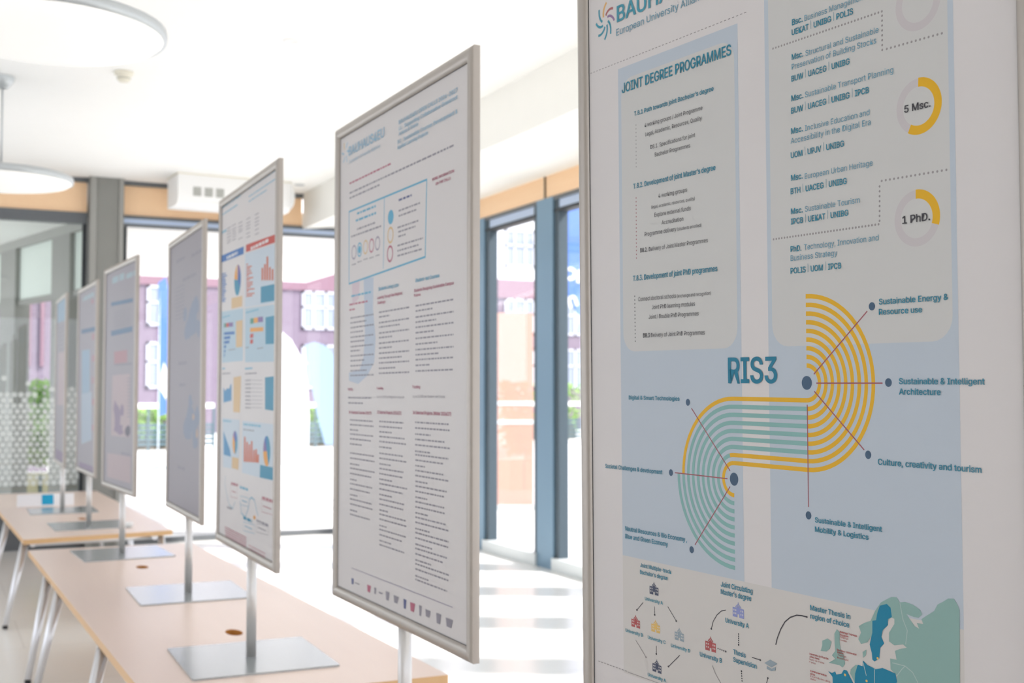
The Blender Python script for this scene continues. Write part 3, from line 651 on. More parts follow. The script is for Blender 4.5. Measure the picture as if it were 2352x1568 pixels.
PRINT[2] = [('p', [(-0.228, 0.8347), (-0.1534, 0.8299), (-0.1572, 0.752), (-0.1369, 0.6781), (-0.1457, 0.619), (-0.1942, 0.5866), (-0.2648, 0.5653), (-0.339, 0.5744), (-0.3393, 0.5954), (-0.255, 0.601), (-0.2249, 0.6343), (-0.2158, 0.6948)], 'p2_blue'),
('p', [(-0.3197, 0.8338), (-0.2586, 0.8321), (-0.2631, 0.7861), (-0.3154, 0.7689)], 'p2_pink'),
('l', [(-0.374, 1.1946), (-0.3689, 1.201), (-0.3603, 1.2073)], 0.005, 'p2_light'),
('l', [(-0.3665, 1.1853), (-0.3583, 1.184), (-0.3485, 1.1797)], 0.005, 'p2_light'),
('l', [(-0.3707, 1.174), (-0.3677, 1.1664), (-0.3666, 1.1557)], 0.005, 'p2_light'),
('l', [(-0.3826, 1.1721), (-0.3877, 1.1657), (-0.3964, 1.1594)], 0.005, 'p2_light'),
('l', [(-0.3902, 1.1814), (-0.3983, 1.1826), (-0.4081, 1.187)], 0.005, 'p2_light'),
('l', [(-0.3859, 1.1926), (-0.3889, 1.2003), (-0.39, 1.211)], 0.005, 'p2_orange'),
('t', 'BAUHAUS4EU', -0.3509, 1.1692, 0.2703, 0.0233, 'p2_light', 1),
('t', 'European University Alliance', -0.3444, 1.1482, 0.2344, 0.0088, 'p2_light', 0),
('t', 'BAUHAUS4EU OPEN CALLS 2026-2027', 0.0178, 1.1788, 0.3442, 0.0094, 'p2_light', 1),
('t', 'LL:  Supporting Collaborative Grassroot', 0.018, 1.1644, 0.3441, 0.0086, 'p2_light', 1),
('t', 'Actions & Grants', 0.0181, 1.1516, 0.1231, 0.0086, 'p2_light', 1),
('t', 'SC:  Sustainable Courses Development &', 0.0084, 1.1336, 0.3538, 0.0086, 'p2_light', 1),
('t', 'Applied Learning Projects', 0.0086, 1.1203, 0.1909, 0.0086, 'p2_light', 1),
('b', -0.3434, 1.0922, 0.3071, 0.0056, 'p2_red'),
('b', -0.3429, 1.0666, 0.6882, 0.0056, 'p2_ink'),
('b', -0.3427, 1.0531, 0.2286, 0.0056, 'p2_ink'),
('l', [(-0.3458, 1.0199), (0.1914, 1.0193), (0.1839, 0.8467), (-0.3425, 0.829), (-0.3458, 1.0199)], 0.0045, 'p2_line'),
('l', [(-0.0788, 1.0185), (-0.085, 0.8448)], 0.003, 'p2_line'),
('b', -0.2818, 1.0037, 0.1415, 0.007, 'p2_line'),
('b', -0.291, 0.9863, 0.1617, 0.0071, 'p2_line'),
('b', -0.2811, 0.9634, 0.1359, 0.0055, 'p2_ink'),
('b', -0.3287, 0.9495, 0.2319, 0.0055, 'p2_ink'),
('r', -0.304, 0.9082, 0.017, 0.004, 0, 360, 'p2_violet'),
('b', -0.3202, 0.8752, 0.0334, 0.0039, 'p2_ink'),
('r', -0.2604, 0.9105, 0.0167, 0.004, 0, 360, 'p2_line'),
('b', -0.2763, 0.878, 0.0326, 0.0039, 'p2_ink'),
('r', -0.2145, 0.9121, 0.0164, 0.004, 0, 360, 'p2_orange'),
('b', -0.2299, 0.88, 0.0317, 0.0038, 'p2_ink'),
('r', -0.1697, 0.911, 0.016, 0.004, 0, 360, 'p2_red'),
('b', -0.1848, 0.8793, 0.0309, 0.0038, 'p2_ink'),
('r', -0.1262, 0.9118, 0.0157, 0.004, 0, 360, 'p2_violet'),
('b', -0.1409, 0.8805, 0.0301, 0.0037, 'p2_ink'),
('e', -0.2604, 0.9105, 0.0117, 0.0101, 'p2_line'),
('b', 0.0178, 0.9955, 0.0833, 0.0064, 'p2_navy'),
('e', -0.0348, 0.9649, 0.0193, 0.0174, 'p2_line'),
('r', -0.0364, 0.9216, 0.0178, 0.005, 0, 360, 'p2_orange'),
('r', -0.0389, 0.8767, 0.018, 0.005, 0, 360, 'p2_red'),
('b', 0.0181, 0.9707, 0.1337, 0.005, 'p2_ink'),
('b', 0.0182, 0.9583, 0.1109, 0.005, 'p2_ink'),
('b', 0.0106, 0.9316, 0.1324, 0.005, 'p2_ink'),
('b', 0.0157, 0.9208, 0.1092, 0.005, 'p2_ink'),
('b', 0.0158, 0.9097, 0.0513, 0.005, 'p2_ink'),
('b', 0.0111, 0.8886, 0.1592, 0.005, 'p2_ink'),
('b', 0.0112, 0.8763, 0.1323, 0.005, 'p2_ink'),
('b', 0.0113, 0.8645, 0.1547, 0.005, 'p2_ink'),
('t', 'MORE INFORMATION', 0.2245, 1.0108, 0.1195, 0.006, 'p2_red', 1),
('t', 'ON THE CALLS', 0.2433, 0.9981, 0.0824, 0.006, 'p2_red', 1),
('t', 'Student-led Courses', 0.1268, 0.7944, 0.1396, 0.0079, 'p2_line', 1),
('t', 'Students Living Labs', -0.1174, 0.7937, 0.1373, 0.0079, 'p2_line', 1),
('b', -0.3233, 0.7924, 0.1557, 0.0063, 'p2_line'),
('t', 'Students Designing Sustainable Campus', 0.1188, 0.7724, 0.2253, 0.0067, 'p2_red', 1),
('t', 'Futures', 0.1189, 0.7617, 0.0403, 0.0061, 'p2_red', 1),
('t', 'Learning Through Real Regional', -0.1238, 0.7731, 0.169, 0.0066, 'p2_red', 1),
('t', 'Challenges', -0.1236, 0.7607, 0.0562, 0.0066, 'p2_red', 1),
('b', -0.3391, 0.7712, 0.1422, 0.0056, 'p2_red'),
('b', -0.3389, 0.7576, 0.0501, 0.0049, 'p2_red'),
('b', 0.1273, 0.7387, 0.215, 0.0046, 'p2_ink'),
('b', 0.1274, 0.7268, 0.0996, 0.0046, 'p2_ink'),
('b', 0.1275, 0.7129, 0.2149, 0.0046, 'p2_ink'),
('b', 0.1276, 0.7014, 0.1258, 0.0046, 'p2_ink'),
('b', 0.1277, 0.6896, 0.2148, 0.0046, 'p2_ink'),
('b', 0.1278, 0.6773, 0.1109, 0.0046, 'p2_ink'),
('b', 0.1279, 0.6645, 0.2147, 0.0045, 'p2_ink'),
('b', 0.128, 0.6515, 0.1308, 0.0045, 'p2_ink'),
('b', 0.1281, 0.6388, 0.2146, 0.0045, 'p2_ink'),
('b', 0.1282, 0.6273, 0.1326, 0.0045, 'p2_ink'),
('b', 0.1283, 0.6162, 0.2145, 0.0045, 'p2_ink'),
('b', 0.1284, 0.6034, 0.0844, 0.0045, 'p2_ink'),
('b', 0.1285, 0.5906, 0.2144, 0.0045, 'p2_ink'),
('b', -0.1139, 0.7382, 0.2017, 0.0046, 'p2_ink'),
('b', -0.1137, 0.7267, 0.0746, 0.0046, 'p2_ink'),
('b', -0.1135, 0.7125, 0.2016, 0.0046, 'p2_ink'),
('b', -0.1134, 0.7016, 0.1408, 0.0046, 'p2_ink'),
('b', -0.1132, 0.6871, 0.2015, 0.0046, 'p2_ink'),
('b', -0.1131, 0.6758, 0.0946, 0.0046, 'p2_ink'),
('b', -0.1129, 0.6621, 0.2014, 0.0046, 'p2_ink'),
('b', -0.1127, 0.6504, 0.0925, 0.0046, 'p2_ink'),
('b', -0.1126, 0.6377, 0.2013, 0.0046, 'p2_ink'),
('b', -0.1124, 0.6256, 0.153, 0.0046, 'p2_ink'),
('b', -0.1123, 0.614, 0.2012, 0.0046, 'p2_ink'),
('b', -0.1121, 0.6008, 0.1114, 0.0046, 'p2_ink'),
('b', -0.1119, 0.5887, 0.2011, 0.0046, 'p2_ink'),
('b', -0.3288, 0.7359, 0.1767, 0.0045, 'p2_ink'),
('b', -0.3286, 0.7232, 0.1229, 0.0045, 'p2_ink'),
('b', -0.3284, 0.7105, 0.1766, 0.0045, 'p2_ink'),
('b', -0.3282, 0.6983, 0.0977, 0.0045, 'p2_ink'),
('b', -0.3279, 0.6855, 0.1765, 0.0045, 'p2_ink'),
('b', -0.3277, 0.6739, 0.1091, 0.0045, 'p2_ink'),
('b', -0.3275, 0.6609, 0.1764, 0.0045, 'p2_ink'),
('b', -0.3273, 0.6498, 0.0746, 0.0045, 'p2_ink'),
('b', -0.3271, 0.6366, 0.1763, 0.0045, 'p2_ink'),
('b', -0.3269, 0.6242, 0.1087, 0.0045, 'p2_ink'),
('b', -0.3267, 0.611, 0.1763, 0.0045, 'p2_ink'),
('b', -0.3265, 0.5981, 0.1248, 0.0045, 'p2_ink'),
('b', -0.3262, 0.5858, 0.1762, 0.0045, 'p2_ink'),
('t', 'Funding', 0.1126, 0.5533, 0.0443, 0.0067, 'p2_red', 1),
('t', 'Funding', -0.1237, 0.5509, 0.0431, 0.0065, 'p2_red', 1),
('t', 'Funding', -0.3461, 0.5491, 0.0396, 0.0063, 'p2_red', 1),
('t', 'Up to 12,000 per Student-led Course', 0.1128, 0.5324, 0.1857, 0.0055, 'p2_ink', 0),
('t', 'Up to 15,000 per Regional Living Lab', -0.1234, 0.5305, 0.1821, 0.0056, 'p2_ink', 0),
('b', -0.3436, 0.5283, 0.1797, 0.0049, 'p2_ink'),
('b', -0.3433, 0.5144, 0.1151, 0.0049, 'p2_ink'),
('t', '14 Selected Projects (Winter 2026/27)', 0.1131, 0.4948, 0.2183, 0.0073, 'p2_red', 1),
('t', '13 Selected Projects (2026/27)', -0.1229, 0.492, 0.165, 0.0072, 'p2_red', 1),
('t', '10 Selected Courses (2027)', -0.3375, 0.4888, 0.1742, 0.007, 'p2_red', 1),
('b', 0.1271, 0.4747, 0.1906, 0.0045, 'p2_ink'),
('b', 0.1272, 0.462, 0.1992, 0.0045, 'p2_ink'),
('b', 0.1274, 0.4482, 0.0911, 0.0045, 'p2_ink'),
('b', 0.1275, 0.4363, 0.1723, 0.0045, 'p2_ink'),
('b', 0.1276, 0.424, 0.1997, 0.0045, 'p2_ink'),
('b', 0.1277, 0.4097, 0.0868, 0.0045, 'p2_ink'),
('b', -0.1075, 0.4714, 0.1629, 0.0045, 'p2_ink'),
('b', -0.1074, 0.4591, 0.1531, 0.0045, 'p2_ink'),
('b', -0.1072, 0.4463, 0.0903, 0.0045, 'p2_ink'),
('b', -0.1071, 0.4349, 0.1689, 0.0045, 'p2_ink'),
('b', -0.1069, 0.4228, 0.1777, 0.0045, 'p2_ink'),
('b', -0.1067, 0.4095, 0.0909, 0.0045, 'p2_ink'),
('b', -0.3285, 0.4704, 0.173, 0.0045, 'p2_ink'),
('b', -0.3283, 0.4582, 0.1801, 0.0045, 'p2_ink'),
('b', -0.3281, 0.445, 0.066, 0.0045, 'p2_ink'),
('b', -0.3279, 0.4339, 0.1759, 0.0045, 'p2_ink'),
('b', -0.3277, 0.4216, 0.1634, 0.0045, 'p2_ink'),
('b', -0.3275, 0.4084, 0.0909, 0.0045, 'p2_ink'),
('b', 0.1292, 0.4017, 0.187, 0.0043, 'p2_ink'),
('b', 0.1293, 0.3898, 0.1586, 0.0043, 'p2_ink'),
('b', 0.1294, 0.3773, 0.0569, 0.0043, 'p2_ink'),
('b', 0.1295, 0.3665, 0.1629, 0.0043, 'p2_ink'),
('b', 0.1296, 0.3551, 0.1899, 0.0043, 'p2_ink'),
('b', 0.1297, 0.342, 0.0715, 0.0043, 'p2_ink'),
('b', 0.1298, 0.3316, 0.1777, 0.0043, 'p2_ink'),
('b', 0.1299, 0.3198, 0.1658, 0.0043, 'p2_ink'),
('b', 0.13, 0.3067, 0.0749, 0.0043, 'p2_ink'),
('b', 0.1301, 0.2965, 0.1688, 0.0043, 'p2_ink'),
('b', 0.1302, 0.2848, 0.1675, 0.0043, 'p2_ink'),
('b', 0.1303, 0.2715, 0.0787, 0.0043, 'p2_ink'),
('b', 0.1304, 0.2617, 0.1759, 0.0043, 'p2_ink'),
('b', 0.1305, 0.2503, 0.1874, 0.0043, 'p2_ink'),
('b', 0.1306, 0.2363, 0.0833, 0.0043, 'p2_ink'),
('b', 0.1307, 0.2271, 0.1882, 0.0043, 'p2_ink'),
('b', 0.1308, 0.2154, 0.1855, 0.0043, 'p2_ink'),
('b', 0.1309, 0.2015, 0.098, 0.0043, 'p2_ink'),
('b', 0.131, 0.192, 0.1788, 0.0043, 'p2_ink'),
('b', 0.1311, 0.1799, 0.1603, 0.0043, 'p2_ink'),
('b', 0.1312, 0.1663, 0.0917, 0.0043, 'p2_ink'),
('b', 0.1313, 0.1575, 0.1892, 0.0043, 'p2_ink'),
('b', 0.1314, 0.1459, 0.187, 0.0043, 'p2_ink'),
('b', 0.1315, 0.1308, 0.0777, 0.0043, 'p2_ink'),
('b', 0.1316, 0.1225, 0.1801, 0.0043, 'p2_ink'),
('b', -0.1055, 0.3943, 0.1611, 0.0043, 'p2_ink'),
('b', -0.1053, 0.3822, 0.1835, 0.0043, 'p2_ink'),
('b', -0.1051, 0.3687, 0.0773, 0.0043, 'p2_ink'),
('b', -0.105, 0.3574, 0.1637, 0.0043, 'p2_ink'),
('b', -0.1048, 0.345, 0.1556, 0.0043, 'p2_ink'),
('b', -0.1046, 0.3318, 0.0906, 0.0043, 'p2_ink'),
('b', -0.1045, 0.3209, 0.1889, 0.0043, 'p2_ink'),
('b', -0.1043, 0.3081, 0.1564, 0.0043, 'p2_ink'),
('b', -0.1042, 0.2947, 0.088, 0.0043, 'p2_ink'),
('b', -0.104, 0.2837, 0.168, 0.0043, 'p2_ink'),
('b', -0.1038, 0.2713, 0.1586, 0.0043, 'p2_ink'),
('b', -0.1037, 0.2572, 0.0637, 0.0043, 'p2_ink'),
('b', -0.1035, 0.2472, 0.1808, 0.0043, 'p2_ink'),
('b', -0.1034, 0.2351, 0.1844, 0.0042, 'p2_ink'),
('b', -0.1032, 0.2199, 0.0515, 0.0042, 'p2_ink'),
('b', -0.103, 0.2104, 0.1751, 0.0042, 'p2_ink'),
('b', -0.1029, 0.1977, 0.1545, 0.0042, 'p2_ink'),
('b', -0.1027, 0.1837, 0.0839, 0.0042, 'p2_ink'),
('b', -0.1026, 0.1735, 0.1648, 0.0042, 'p2_ink'),
('b', -0.3259, 0.3849, 0.1819, 0.0042, 'p2_ink'),
('b', -0.3257, 0.3718, 0.1853, 0.0042, 'p2_ink'),
('b', -0.3255, 0.3569, 0.0724, 0.0042, 'p2_ink'),
('b', -0.3252, 0.3456, 0.1859, 0.0042, 'p2_ink'),
('b', -0.325, 0.332, 0.1614, 0.0042, 'p2_ink'),
('b', -0.3248, 0.3169, 0.0521, 0.0042, 'p2_ink'),
('b', -0.3246, 0.3059, 0.1716, 0.0042, 'p2_ink'),
('b', -0.3243, 0.2924, 0.1513, 0.0042, 'p2_ink'),
('b', -0.3241, 0.2773, 0.0578, 0.0042, 'p2_ink'),
('b', -0.3239, 0.2664, 0.1647, 0.0042, 'p2_ink'),
('b', -0.3236, 0.2535, 0.1718, 0.0042, 'p2_ink'),
('b', -0.3234, 0.2377, 0.0558, 0.0042, 'p2_ink'),
('b', -0.3232, 0.2268, 0.1515, 0.0042, 'p2_ink'),
('l', [(-0.3093, 0.0915), (0.3413, 0.0953)], 0.0016, 'p2_violet'),
('p', [(-0.3088, 0.0657), (-0.2903, 0.0659), (-0.2947, 0.0509), (-0.3067, 0.051)], 'p2_navy'),
('p', [(-0.2856, 0.0592), (-0.2404, 0.0597), (-0.2515, 0.0566), (-0.281, 0.0568)], 'p2_ink'),
('p', [(-0.1888, 0.0665), (-0.1608, 0.0668), (-0.1675, 0.0495), (-0.1857, 0.0495)], 'p2_red'),
('p', [(-0.1376, 0.0669), (-0.1229, 0.0671), (-0.1264, 0.0514), (-0.1359, 0.0515)], 'p2_ink'),
('p', [(-0.1063, 0.0617), (-0.0757, 0.062), (-0.0833, 0.0578), (-0.1032, 0.0579)], 'p2_ink'),
('p', [(-0.0567, 0.0702), (-0.031, 0.0704), (-0.0371, 0.0497), (-0.0539, 0.0498)], 'p2_ink'),
('p', [(-0.0037, 0.0684), (0.0288, 0.0687), (0.0209, 0.0517), (-0.0002, 0.0518)], 'p2_ink'),
('p', [(0.0597, 0.0694), (0.0781, 0.0695), (0.0737, 0.0482), (0.0617, 0.0483)], 'p2_navy'),
('p', [(0.1008, 0.0687), (0.1311, 0.069), (0.1238, 0.0493), (0.104, 0.0494)], 'p2_red'),
('p', [(0.1548, 0.0706), (0.1704, 0.0708), (0.1667, 0.0475), (0.1566, 0.0476)], 'p2_ink'),
('p', [(0.1918, 0.0677), (0.222, 0.0681), (0.2146, 0.0521), (0.1949, 0.0523)], 'p2_ink'),
('p', [(0.2532, 0.0697), (0.2806, 0.07), (0.2739, 0.0482), (0.2561, 0.0483)], 'p2_ink'),
('p', [(0.3051, 0.0685), (0.3437, 0.0689), (0.3343, 0.0506), (0.3091, 0.0507)], 'p2_ink')]
PRINT[3] = [('t', 'BAUHAUS4EU', -0.4153, 1.2219, 0.3151, 0.0191, 'p3_sky', 1),
('b', -0.428, 1.1964, 0.2753, 0.0068, 'p3_sky'),
('b', 0.0235, 1.2248, 0.3953, 0.0133, 'p3_sky'),
('b', 0.0246, 1.1981, 0.3856, 0.0051, 'p3_sky'),
('b', 0.0254, 1.1817, 0.2579, 0.0051, 'p3_sky'),
('b', -0.4243, 1.1283, 0.0897, 0.0112, 'p3_sky'),
('b', -0.3295, 1.1336, 0.0684, 0.005, 'p2_ink'),
('b', -0.329, 1.1227, 0.0683, 0.005, 'p2_ink'),
('b', -0.3285, 1.1118, 0.0683, 0.0049, 'p2_ink'),
('b', -0.328, 1.1008, 0.0683, 0.0049, 'p2_ink'),
('b', -0.3274, 1.0899, 0.0683, 0.0049, 'p2_ink'),
('b', -0.327, 1.0812, 0.0682, 0.0049, 'p2_ink'),
('b', -0.2407, 1.1333, 0.0658, 0.0049, 'p2_ink'),
('b', -0.2401, 1.1199, 0.0658, 0.0049, 'p2_ink'),
('b', -0.2397, 1.1108, 0.0658, 0.0049, 'p2_ink'),
('b', -0.2392, 1.1012, 0.0658, 0.0049, 'p2_ink'),
('b', -0.2388, 1.0915, 0.0658, 0.0049, 'p2_ink'),
('b', -0.2383, 1.0808, 0.0657, 0.0049, 'p2_ink'),
('b', -0.1352, 1.1279, 0.0629, 0.0048, 'p2_ink'),
('b', -0.1347, 1.1148, 0.0629, 0.0047, 'p2_ink'),
('b', -0.1342, 1.1043, 0.0629, 0.0047, 'p2_ink'),
('b', -0.1338, 1.0965, 0.0629, 0.0047, 'p2_ink'),
('b', -0.1328, 1.0729, 0.0628, 0.0047, 'p2_ink'),
('b', -0.0113, 1.1258, 0.0596, 0.0046, 'p2_ink'),
('b', -0.0107, 1.112, 0.0595, 0.0046, 'p2_ink'),
('b', -0.0103, 1.1019, 0.0595, 0.0046, 'p2_ink'),
('b', -0.0098, 1.0917, 0.0595, 0.0046, 'p2_ink'),
('b', -0.0092, 1.0764, 0.0595, 0.0046, 'p2_ink'),
('b', -0.0086, 1.0637, 0.0595, 0.0046, 'p2_ink'),
('b', 0.1193, 1.1236, 0.0561, 0.0045, 'p2_ink'),
('b', 0.1198, 1.1102, 0.0561, 0.0045, 'p2_ink'),
('b', 0.1203, 1.0988, 0.0561, 0.0045, 'p2_ink'),
('b', 0.1207, 1.0879, 0.0561, 0.0045, 'p2_ink'),
('b', 0.1213, 1.0731, 0.0561, 0.0045, 'p2_ink'),
('b', 0.1219, 1.0583, 0.056, 0.0045, 'p2_ink'),
('p', [(-0.4285, 1.0482), (-0.0473, 1.0409), (-0.0462, 1.0146), (-0.4272, 1.0224)], 'p3_blue'),
('p', [(-0.0123, 1.0421), (0.4099, 1.0279), (0.4108, 1.0029), (-0.0113, 1.0165)], 'p3_red'),
('b', -0.3296, 1.0244, 0.1844, 0.0132, 'white'),
('b', 0.0616, 1.0155, 0.2477, 0.0131, 'white'),
('p', [(-0.0251, 1.0129), (0.4204, 0.9981), (0.4227, 0.8167), (-0.0173, 0.8303)], 'p3_pale'),
('p', [(-0.4125, 0.8391), (-0.0453, 0.829), (-0.0424, 0.6503), (-0.3921, 0.6508)], 'p3_pale2'),
('p', [(-0.0172, 0.8262), (0.4266, 0.8118), (0.4287, 0.6365), (-0.0095, 0.6445)], 'p3_pale2'),
('p', [(-0.4141, 0.9817), (-0.3256, 0.9753), (-0.3642, 0.9739), (-0.4139, 0.9772)], 'p3_blue'),
('p', [(-0.4137, 0.9739), (-0.319, 0.9671), (-0.323, 0.9625), (-0.4135, 0.9694)], 'p3_blue'),
('p', [(-0.4133, 0.9661), (-0.3591, 0.963), (-0.3531, 0.9575), (-0.4131, 0.9616)], 'p3_blue'),
('p', [(-0.4129, 0.9583), (-0.3488, 0.9544), (-0.3399, 0.9487), (-0.4127, 0.9538)], 'p3_blue'),
('p', [(-0.4125, 0.9505), (-0.3431, 0.9463), (-0.3454, 0.9415), (-0.4123, 0.946)], 'p3_blue'),
('p', [(-0.4122, 0.9427), (-0.341, 0.9384), (-0.3185, 0.9317), (-0.4119, 0.9382)], 'p3_blue'),
('p', [(-0.4118, 0.9349), (-0.3486, 0.9314), (-0.3536, 0.9269), (-0.4115, 0.9304)], 'p3_blue'),
('p', [(-0.4114, 0.9271), (-0.3333, 0.9225), (-0.3669, 0.9203), (-0.4111, 0.9226)], 'p3_blue'),
('p', [(-0.411, 0.9193), (-0.3623, 0.9172), (-0.3148, 0.9086), (-0.4108, 0.9148)], 'p3_blue'),
('p', [(-0.4106, 0.9115), (-0.3465, 0.9083), (-0.3443, 0.9032), (-0.4104, 0.9071)], 'p3_blue'),
('p', [(-0.4102, 0.9037), (-0.382, 0.9033), (-0.3533, 0.8962), (-0.41, 0.8993)], 'p3_blue'),
('p', [(-0.4098, 0.8959), (-0.3416, 0.8926), (-0.3808, 0.8905), (-0.4096, 0.8915)], 'p3_blue'),
('p', [(-0.4094, 0.8882), (-0.3387, 0.8848), (-0.3373, 0.8798), (-0.4092, 0.8837)], 'p3_blue'),
('p', [(-0.409, 0.8804), (-0.3774, 0.8798), (-0.3373, 0.8721), (-0.4088, 0.8759)], 'p3_blue'),
('w', -0.1412, 0.9334, 0.054, 90, 39.599999999999994, 'p3_violet'),
('w', -0.1412, 0.9334, 0.054, 39.599999999999994, -32.400000000000006, 'p3_blue'),
('w', -0.1412, 0.9334, 0.054, -32.400000000000006, -151.20000000000002, 'p3_teal'),
('w', -0.1412, 0.9334, 0.054, -151.20000000000002, -187.20000000000002, 'p3_teal'),
('w', -0.1412, 0.9334, 0.054, -187.20000000000005, -241.20000000000005, 'p3_orange'),
('w', -0.1412, 0.9334, 0.054, -241.20000000000005, -270.00000000000006, 'p3_tan'),
('p', [(-0.239, 0.8776), (-0.0614, 0.8727), (-0.0646, 0.8369), (-0.2372, 0.8391)], 'p3_tan'),
('p', [(-0.0049, 0.9757), (0.0226, 0.976), (0.0228, 0.9715), (-0.0047, 0.9711)], 'p3_rust'),
('p', [(-0.0046, 0.968), (0.081, 0.9628), (0.0812, 0.9583), (-0.0044, 0.9634)], 'p3_rust'),
('p', [(-0.0043, 0.9604), (0.0565, 0.9577), (0.0566, 0.9531), (-0.0041, 0.9558)], 'p3_rust'),
('p', [(-0.004, 0.9527), (0.0703, 0.9489), (0.0705, 0.9443), (-0.0038, 0.9481)], 'p3_rust'),
('p', [(-0.0036, 0.9451), (0.087, 0.9398), (0.0872, 0.9354), (-0.0034, 0.9405)], 'p3_rust'),
('p', [(-0.0033, 0.9374), (0.0405, 0.9365), (0.0407, 0.932), (-0.0031, 0.9328)], 'p3_rust'),
('p', [(-0.003, 0.9298), (0.1031, 0.9235), (0.1032, 0.919), (-0.0028, 0.9252)], 'p3_rust'),
('p', [(-0.0027, 0.9221), (0.0514, 0.9205), (0.0516, 0.916), (-0.0025, 0.9176)], 'p3_rust'),
('p', [(-0.0024, 0.9145), (0.0965, 0.9092), (0.0967, 0.9047), (-0.0022, 0.9099)], 'p3_rust'),
('p', [(-0.002, 0.9069), (0.0941, 0.902), (0.0942, 0.8975), (-0.0018, 0.9023)], 'p3_rust'),
('p', [(-0.0017, 0.8992), (0.0654, 0.8968), (0.0656, 0.8923), (-0.0015, 0.8946)], 'p3_rust'),
('p', [(-0.0014, 0.8916), (0.1217, 0.8849), (0.1219, 0.8804), (-0.0012, 0.887)], 'p3_rust'),
('p', [(-0.0011, 0.884), (0.0374, 0.884), (0.0376, 0.8795), (-0.0009, 0.8794)], 'p3_rust'),
('p', [(-0.0008, 0.8763), (0.1236, 0.87), (0.1238, 0.8655), (-0.0006, 0.8718)], 'p3_rust'),
('p', [(-0.0004, 0.8687), (0.0928, 0.8649), (0.093, 0.8604), (-0.0002, 0.8641)], 'p3_rust'),
('p', [(0.2202, 0.9412), (0.245, 0.9403), (0.2465, 0.9014), (0.2217, 0.8996)], 'p3_rust'),
('p', [(0.2549, 0.9499), (0.2794, 0.9489), (0.2812, 0.8984), (0.2569, 0.8966)], 'p3_rust'),
('p', [(0.2867, 0.9705), (0.3108, 0.9695), (0.3134, 0.8956), (0.2895, 0.8939)], 'p3_rust'),
('p', [(0.322, 0.9339), (0.3457, 0.9331), (0.3471, 0.8928), (0.3235, 0.891)], 'p3_rust'),
('p', [(0.3577, 0.9245), (0.381, 0.9237), (0.3821, 0.8898), (0.359, 0.888)], 'p3_rust'),
('p', [(0.212, 0.8816), (0.4037, 0.8755), (0.4035, 0.8235), (0.2139, 0.8294)], 'p3_teal'),
('b', -0.4058, 0.8144, 0.144, 0.0066, 'p3_sky'),
('b', -0.0048, 0.8082, 0.188, 0.0071, 'p3_sky'),
('p', [(-0.3666, 0.7941), (-0.329, 0.7932), (-0.3282, 0.778), (-0.3658, 0.7787)], 'p3_green'),
('p', [(-0.329, 0.7932), (-0.2815, 0.7918), (-0.2808, 0.7767), (-0.3282, 0.778)], 'p3_red'),
('p', [(-0.2815, 0.7924), (-0.2095, 0.7896), (-0.2088, 0.7748), (-0.2808, 0.7773)], 'p3_violet'),
('p', [(0.0643, 0.7876), (0.1152, 0.7868), (0.1159, 0.769), (0.065, 0.7697)], 'p3_green'),
('p', [(0.1152, 0.7873), (0.1756, 0.7858), (0.1763, 0.7683), (0.1159, 0.7695)], 'p3_orange'),
('p', [(0.1756, 0.7863), (0.2467, 0.7842), (0.2473, 0.767), (0.1762, 0.7688)], 'p3_violet'),
('p', [(-0.365, 0.7617), (-0.1828, 0.7566), (-0.1823, 0.7461), (-0.3645, 0.7519)], 'p3_blue'),
('p', [(-0.3642, 0.7453), (-0.2533, 0.7439), (-0.2528, 0.7331), (-0.3637, 0.7354)], 'p3_blue'),
('p', [(-0.3633, 0.7288), (-0.2681, 0.7284), (-0.2675, 0.7177), (-0.3629, 0.719)], 'p3_blue'),
('p', [(-0.3625, 0.7124), (-0.3251, 0.7144), (-0.3246, 0.7035), (-0.362, 0.7026)], 'p3_blue'),
('p', [(-0.3617, 0.696), (-0.335, 0.6984), (-0.3345, 0.6875), (-0.3612, 0.6862)], 'p3_blue'),
('p', [(-0.361, 0.6812), (-0.345, 0.6841), (-0.3445, 0.6732), (-0.3605, 0.6714)], 'p3_blue'),
('p', [(0.0633, 0.7568), (0.252, 0.7505), (0.2525, 0.7371), (0.0638, 0.7428)], 'p3_orange'),
('p', [(0.0641, 0.7358), (0.1128, 0.7367), (0.1133, 0.7229), (0.0647, 0.7219)], 'p3_red'),
('p', [(0.0649, 0.7169), (0.1092, 0.7181), (0.1097, 0.7043), (0.0655, 0.7029)], 'p3_red'),
('p', [(-0.1595, 0.7907), (-0.0531, 0.7901), (-0.0538, 0.6981), (-0.1553, 0.6989)], 'p3_tan'),
('p', [(0.2815, 0.7798), (0.4031, 0.7784), (0.4042, 0.6916), (0.2846, 0.6945)], 'p3_teal'),
('b', -0.282, 0.6917, 0.1146, 0.0054, 'p2_ink'),
('b', 0.1668, 0.6828, 0.0878, 0.0049, 'p2_ink'),
('b', 0.0001, 0.6908, 0.0524, 0.0051, 'p2_ink'),
('p', [(-0.3649, 0.5606), (-0.3332, 0.5475), (-0.3005, 0.5578), (-0.2627, 0.5552), (-0.2388, 0.573), (-0.2263, 0.5704), (-0.2237, 0.5143), (-0.3622, 0.5055)], 'p3_blue2'),
('p', [(-0.1909, 0.5955), (-0.0688, 0.5991), (-0.0817, 0.4744), (-0.1902, 0.4741)], 'p3_tan'),
('p', [(0.282, 0.5904), (0.401, 0.5927), (0.4027, 0.4869), (0.2857, 0.4897)], 'p3_teal'),
('b', -0.3891, 0.6265, 0.052, 0.0074, 'p3_sky'),
('b', -0.0064, 0.6196, 0.1087, 0.0078, 'p3_sky'),
('b', -0.3856, 0.6085, 0.1452, 0.0063, 'p2_ink'),
('b', -0.0057, 0.6033, 0.1713, 0.0058, 'p2_ink'),
('b', -0.0003, 0.581, 0.0828, 0.0058, 'p2_ink'),
